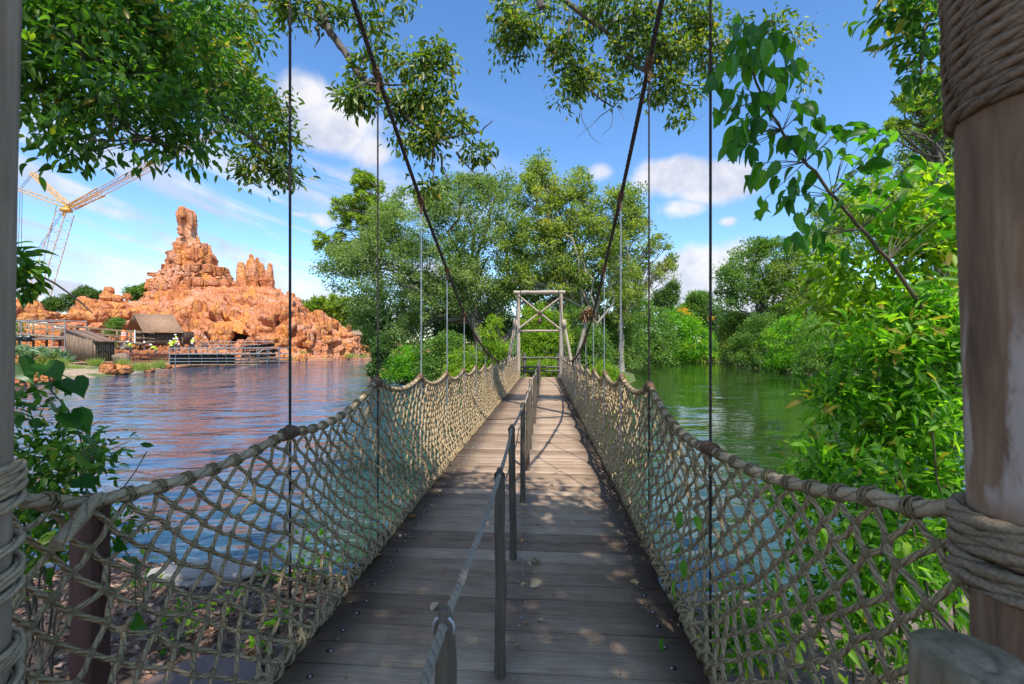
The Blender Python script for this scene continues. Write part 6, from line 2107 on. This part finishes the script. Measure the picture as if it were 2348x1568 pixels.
# broad-leaved branch
bb = empty('broadleaf_branch', gx(2200, 2.9, -1), 'arching branch of large oval leaves, backlit, reaching up the right side', 'branch')
stem = [(1560, 1640), (1500, 1565), (1290, 1330), (1130, 1130), (960, 930), (830, 740), (730, 550), (665, 350), (690, 180)]
sd_ = np.linspace(2.75, 2.35, len(stem))
mb = MB(); sp_ = [P(*c4(x, y), d) for (x, y), d in zip(stem, sd_)]
wpath(mb, [P(2290, 1250, 3.0), P(2150, 760, 2.85)] + sp_, .020, .005, 8, .05); mb.obj('stem', M_stem, bb, True)
CL = [(500, 420), (480, 520), (520, 600), (560, 700), (480, 720), (600, 580), (560, 830), (600, 860), (560, 930), (700, 860), (680, 930), (610, 960), (760, 800), (820, 910), (690, 1040), (700, 1120), (790, 1100), (760, 1300), (850, 1240), (930, 1250), (740, 250), (810, 250), (890, 320), (960, 410), (920, 480), (870, 570),
      (960, 620), (1050, 660), (980, 720), (1090, 780), (1010, 830), (1060, 880), (1180, 770), (1370, 780), (1450, 900), (1540, 840), (1200, 930), (1250, 840), (1000, 1130), (900, 1150), (870, 1030), (1040, 1390), (980, 1460), (1100, 1450), (920, 1500), (1270, 1440), (1420, 1270), (1660, 1350), (1850, 1440), (1690, 1000), (1800, 1060),
      (650, 250), (600, 330), (690, 360), (720, 420), (560, 300), (640, 420), (830, 650), (700, 640), (760, 690), (900, 860), (940, 900), (1120, 960), (1280, 1000), (1340, 900), (1300, 1120), (1400, 1040), (1500, 1010), (1550, 1100), (1180, 1240), (1150, 1330), (1350, 1180), (1480, 1200), (1600, 1240), (1550, 1330), (1750, 1250), (1250, 1560), (1150, 1540), (1500, 1450), (1700, 1480),
      (590, 200), (560, 420), (720, 200), (650, 180), (780, 330), (800, 420), (860, 480), (600, 760), (650, 780), (760, 620), (1760, 1150), (1650, 1100), (1850, 1200), (1900, 1350), (1050, 1250), (960, 1380), (1400, 1400), (1330, 820), (1420, 830)]
lp, la, ls, tw_ = [], [], [], MB()
SP = np.array(sp_)
for (x, y) in CL:
    for rep in range(3):
        xx, yy = x + rn.normal() * 26, y + rn.normal() * 22
        t = np.argmin([(xx - a) ** 2 + (yy - b2) ** 2 for a, b2 in stem])
        d = sd_[t] + rn.normal() * .14 + (.15 if x > 1200 else 0)
        p = P(*c4(xx, yy), d)
        ax = unit((R_ * rn.normal() * .45 + F_ * rn.normal() * .4 + U_ * (-.75 if x < 1150 else -.25) + unit((p - SP[t])[None])[0] * .35)[None])[0]
        s = rn.uniform(.088, .132)
        lp.append(p - ax * s * .5); la.append(ax); ls.append(s)
        if rep == 0:
            wpath(tw_, [SP[t] * .7 + SP[max(0, t - 1)] * .3, p - ax * s * .5], .0028, .0016, 4, .2)
leaf_parts(bb, L_big, np.array(lp), np.array(la), np.array(ls), 300, 'oval', .56, .3)
tw_.obj('twigs', M_stem, bb, True)

# fresh green shrub on the right
fs = empty('fresh_shrub', gx(2080, 2.9, -1.1), 'tall fresh-green shrub crowding the right net and tower post', 'shrub')
fres = bigs_px([(2060, 820, 120, 90), (1980, 950, 90, 70), (2110, 980, 100, 120), (1930, 1080, 90, 55, -.2), (2060, 1120, 130, 80), (2160, 800, 60, 120), (1890, 1180, 60, 35, -.3), (1990, 1060, 90, 60), (1850, 1060, 40, 30), (1840, 1130, 40, 30), (1900, 900, 40, 40), (2130, 720, 80, 60)], 2.9)
under = bigs_px([(2020, 1240, 170, 70), (2110, 1340, 110, 100), (1900, 1330, 110, 80), (1800, 1430, 100, 80), (2000, 1420, 130, 90), (1700, 1480, 60, 50)], 2.7)
lime = bigs_px([(1960, 640, 90, 45), (1890, 700, 40, 30), (1960, 740, 60, 35), (2110, 560, 80, 80), (2030, 480, 90, 50), (2160, 640, 50, 60), (1900, 600, 40, 40), (2150, 470, 50, 60), (2060, 700, 80, 40)], 3.3)
near_crown(fs, L_fresh, L_fresh_o, [(fres, 240, 26, .17, .082, .25), (under, 110, 18, .2, .085, .4)], np.random.default_rng(205), 290, width=.36)
near_crown(fs, L_lime, L_fresh_o, [(lime, 130, 22, .2, .085, .5)], np.random.default_rng(206), 0, width=.42, part='lime_foliage')
mb = MB()
for k_ in range(16):
    e = fres[k_ % len(fres)][0] + rn.normal(size=3) * .15
    b0 = gx(rn.uniform(1950, 2250), rn.uniform(2.6, 3.4), -1.15)
    wpath(mb, [b0, (b0 + e) / 2 + rn.normal(size=3) * .08, e], .014, .004, 5, .15)
for e, _ in lime:
    wpath(mb, [gx(2200, 3.4, -1.1), P(2180, 900, 3.4), e], .016, .004, 5, .15)
mb.obj('stems', M_stem, fs, True)
# leaves growing through the right net
nv = empty('net_vine', gx(1640, 2.6, -1), 'few bright pointed leaves poking through the right net near the deck', 'vine')
lp, la, ls = [], [], []
for (x, y, dx, dy, s) in [(1566, 1300, -.1, .8, .10), (1548, 1345, -.35, .9, .11), (1560, 1190, -.2, .5, .09), (1590, 1200, .3, .6, .08), (1640, 1260, .3, .5, .08), (1560, 1270, -.5, .4, .06), (1650, 1350, .2, .7, .09), (1700, 1330, .1, .7, .09), (1520, 1480, -.3, .6, .07), (1690, 1500, .3, .5, .09), (1740, 1460, -.2, .7, .1)]:
    d = 2.45 if x < 1600 else 2.5
    lp.append(P(x, y - 18, d)); la.append(unit((R_ * dx - U_ * dy - F_ * .3)[None])[0]); ls.append(s)
leaf_parts(nv, L_big, np.array(lp), np.array(la), np.array(ls), 30, 'oval', .5, .1)
mb = MB(); wpath(mb, [gx(1660, 2.7, -1.1), P(1640, 1450, 2.55), P(1600, 1300, 2.48), P(1570, 1180, 2.46)], .005, .002, 5); wpath(mb, [P(1640, 1450, 2.55), P(1700, 1330, 2.5)], .004, .002, 5); mb.obj('stem', M_stem, nv, True)

# heart-leaved vine on the left
hv = empty('heart_leaf_vine', gx(60, 1.75, -1.1), 'trailing vine with big heart-shaped leaves in front of the water at left', 'vine')
lp, la, ls = [], [], []
for (x0, y0, x1, y1) in [(88, 60, 140, 155), (100, 62, 160, 110), (225, 68, 298, 138), (300, 148, 335, 205), (352, 140, 402, 218), (245, 240, 275, 305), (290, 255, 325, 290), (345, 300, 440, 385), (335, 290, 370, 350), (415, 388, 475, 475), (365, 492, 472, 562), (378, 603, 445, 648), (555, 905, 600, 940), (625, 978, 685, 1030), (640, 1270, 690, 1310), (120, 690, 175, 730)]:
    a = P(x0 / 1.888 / 1.0908, (880 + y0 / 1.888) / 1.0908, 1.75); b2 = P(x1 / 1.888 / 1.0908, (880 + y1 / 1.888) / 1.0908, 1.72)
    lp.append(a); la.append(unit((b2 - a + F_ * rn.normal() * .01)[None])[0]); ls.append(np.linalg.norm(b2 - a) * .95)
V, F = LEAF['heart']
HM = nmesh('leaf', V * np.array([1, .85, 1]), F, L_heart)
for a, x, s in zip(lp, la, ls):
    ax = Vector(x); nr = Vector(-F_ * .7 + U_ * rn.normal() * .9 + R_ * rn.normal() * .9); nr = (nr - ax * nr.dot(ax)).normalized(); sd = nr.cross(ax)
    o = bpy.data.objects.new('leaf', HM); COL.objects.link(o); o.parent = hv
    o.rotation_euler = Matrix((ax, sd, nr)).transposed().to_4x4().to_euler(); o.scale = (s, s, s); o.location = Vector(a) - hv.location
mb = MB()
wpath(mb, [gx(-40, 1.8, -1.1), P(10, 980, 1.75)] + [P(x / 1.888 / 1.0908, (880 + y / 1.888) / 1.0908, 1.76) for x, y in [(60, 40), (100, 55), (225, 65), (310, 145), (355, 140)]], .004, .002, 5)
wpath(mb, [P(x / 1.888 / 1.0908, (880 + y / 1.888) / 1.0908, 1.76) for x, y in [(225, 65), (250, 235), (345, 295), (390, 400), (410, 500), (380, 600)]], .003, .002, 5)
wpath(mb, [P(x / 1.888 / 1.0908, (880 + y / 1.888) / 1.0908, 1.76) for x, y in [(380, 600), (500, 800), (560, 900), (630, 980), (650, 1260)]], .003, .002, 5)
mb.obj('stem', M_stem, hv, True)
ls_ = empty('dark_shrub', gx(60, 2.7, -1.15), 'dark small-leaved shrub at the left edge between post and water', 'shrub')
shr = bigs_px([(55, 960, 45, 90), (90, 1060, 90, 60), (60, 1150, 80, 60), (150, 1100, 60, 40), (110, 1230, 90, 50), (40, 880, 30, 40), (200, 1060, 40, 50), (60, 1290, 60, 50), (240, 1230, 60, 40)], 2.7)
shr2 = bigs_px([(40, 600, 26, 26), (60, 640, 20, 20), (25, 665, 22, 20)], 2.6)
near_crown(ls_, L_over, L_over_o, [(shr, 95, 19, .16, .060, .2), (shr2, 12, 9, .07, .085, .3)], np.random.default_rng(207), 220, width=.5)
mb = MB()
for k_ in range(12):
    e = shr[k_ % len(shr)][0]; b0 = gx(rn.uniform(-60, 120), rn.uniform(2.5, 3.0), -1.1)
    wpath(mb, [b0, (b0 + e) / 2 + rn.normal(size=3) * .08, e + rn.normal(size=3) * .1], .010, .003, 5, .15)
wpath(mb, [gx(-30, 2.6, -1.1), P(-20, 900, 2.6), P(20, 640, 2.6)], .012, .004, 5, .15)
for e in [(205, 1050, 300, 1010), (150, 1010, 235, 960), (200, 1090, 270, 1070)]:
    wpath(mb, [P(e[0], e[1], 2.7), P(e[2], e[3], 2.7)], .004, .0015, 4)
mb.obj('stems', M_twig, ls_, True)
# seedlings and litter on the near bank
for n_, (x, y, d, s, nl, lab) in enumerate([(690, 1270, 5.0, .34, 70, 'bright leafy seedling at the water edge behind the left net'), (745, 1260, 5.1, .26, 50, 'yellow-tinged seedling close to the deck behind the left net'), (620, 1310, 4.8, .14, 24, 'low green seedling beside the pale edge stone'), (430, 1420, 3.9, .14, 18, 'small seedling in the litter above the tub'),
                                         (520, 1390, 4.1, .12, 16, 'lime seedling amid brown leaves behind the net'), (640, 1440, 3.8, .10, 14, 'tiny green seedling low beside the deck'), (330, 1350, 4.4, .14, 16, 'seedling near the square brown post'), (405, 1490, 3.5, .16, 22, 'dark green seedling just above the tub lid'), (590, 1520, 3.4, .10, 12, 'tiny seedling right of the tub')]):
    z = ground_h(np.array([gx(x, d)[:2]]))[0][0]
    c = gx(x, d, z)
    root = empty('seedling', c, lab, 'seedling', 'seedlings on the near bank')
    pos = c + sphere_pts(nl, rn) * s * rn.random((nl, 1)) ** .4 * [1, 1, .8] + [0, 0, s * .9]
    leaf_parts(root, L_fresh_o, pos, unit(pos - c + rn.normal(size=(nl, 3)) * s * .5), .05 + .04 * rn.random(nl), 80, 'oval', .55)
    mb = MB()
    for k_ in range(min(nl, 16)): wpath(mb, [c - [0, 0, .03], (c + pos[k_]) / 2 + [0, 0, .03], pos[k_]], .004, .0015, 4, .1)
    mb.obj('stem', M_stem, root, True)
N = 9000
cand = np.stack([rn.uniform(-7, -1.0, N), rn.uniform(1.0, 5.6, N)], -1)
hh, dd = ground_h(cand)
fine2 = np.array([noise.noise(Vector((x * 1.3, y * 1.3, 0))) * .06 + noise.noise(Vector((x * 4, y * 4, 5))) * .02 for x, y in cand])
sel = dd > .12
pos = np.stack([cand[sel, 0], cand[sel, 1], (hh + fine2)[sel] + .012 + .02 * rn.random(sel.sum())], -1)
n_ = len(pos)
ax = unit(np.stack([rn.normal(size=n_), rn.normal(size=n_), rn.normal(size=n_) * .25], -1))
o = link('leaf_litter', leaf_mesh('leaf_litter', L_litter, pos, ax, .045 + .055 * rn.random(n_), rn, .5 + .28 * rn.normal(size=n_), kind='l8', width=.5, up=.75))
tag(o, 'brown and pinkish dry leaf litter covering the near bank', 'leaf litter', kind='stuff')
es = empty('edge_stone', gx(460, 5.0, -1.0), 'flat pale edging stone at the waterline behind the left net', 'stone')
me = BOULD[2].copy(); me.materials.clear(); me.materials.append(simple('pale_stone', (.38, .34, .29), .9, scale=5, bumpd=.01))
o = bpy.data.objects.new('stone_slab', me); COL.objects.link(o); o.parent = es; o.scale = (.62, .22, .10); o.rotation_euler = (0, .05, .3)
es.location = gx(470, 5.05, ground_h(np.array([gx(470, 5.05)[:2]]))[0][0] + .05)
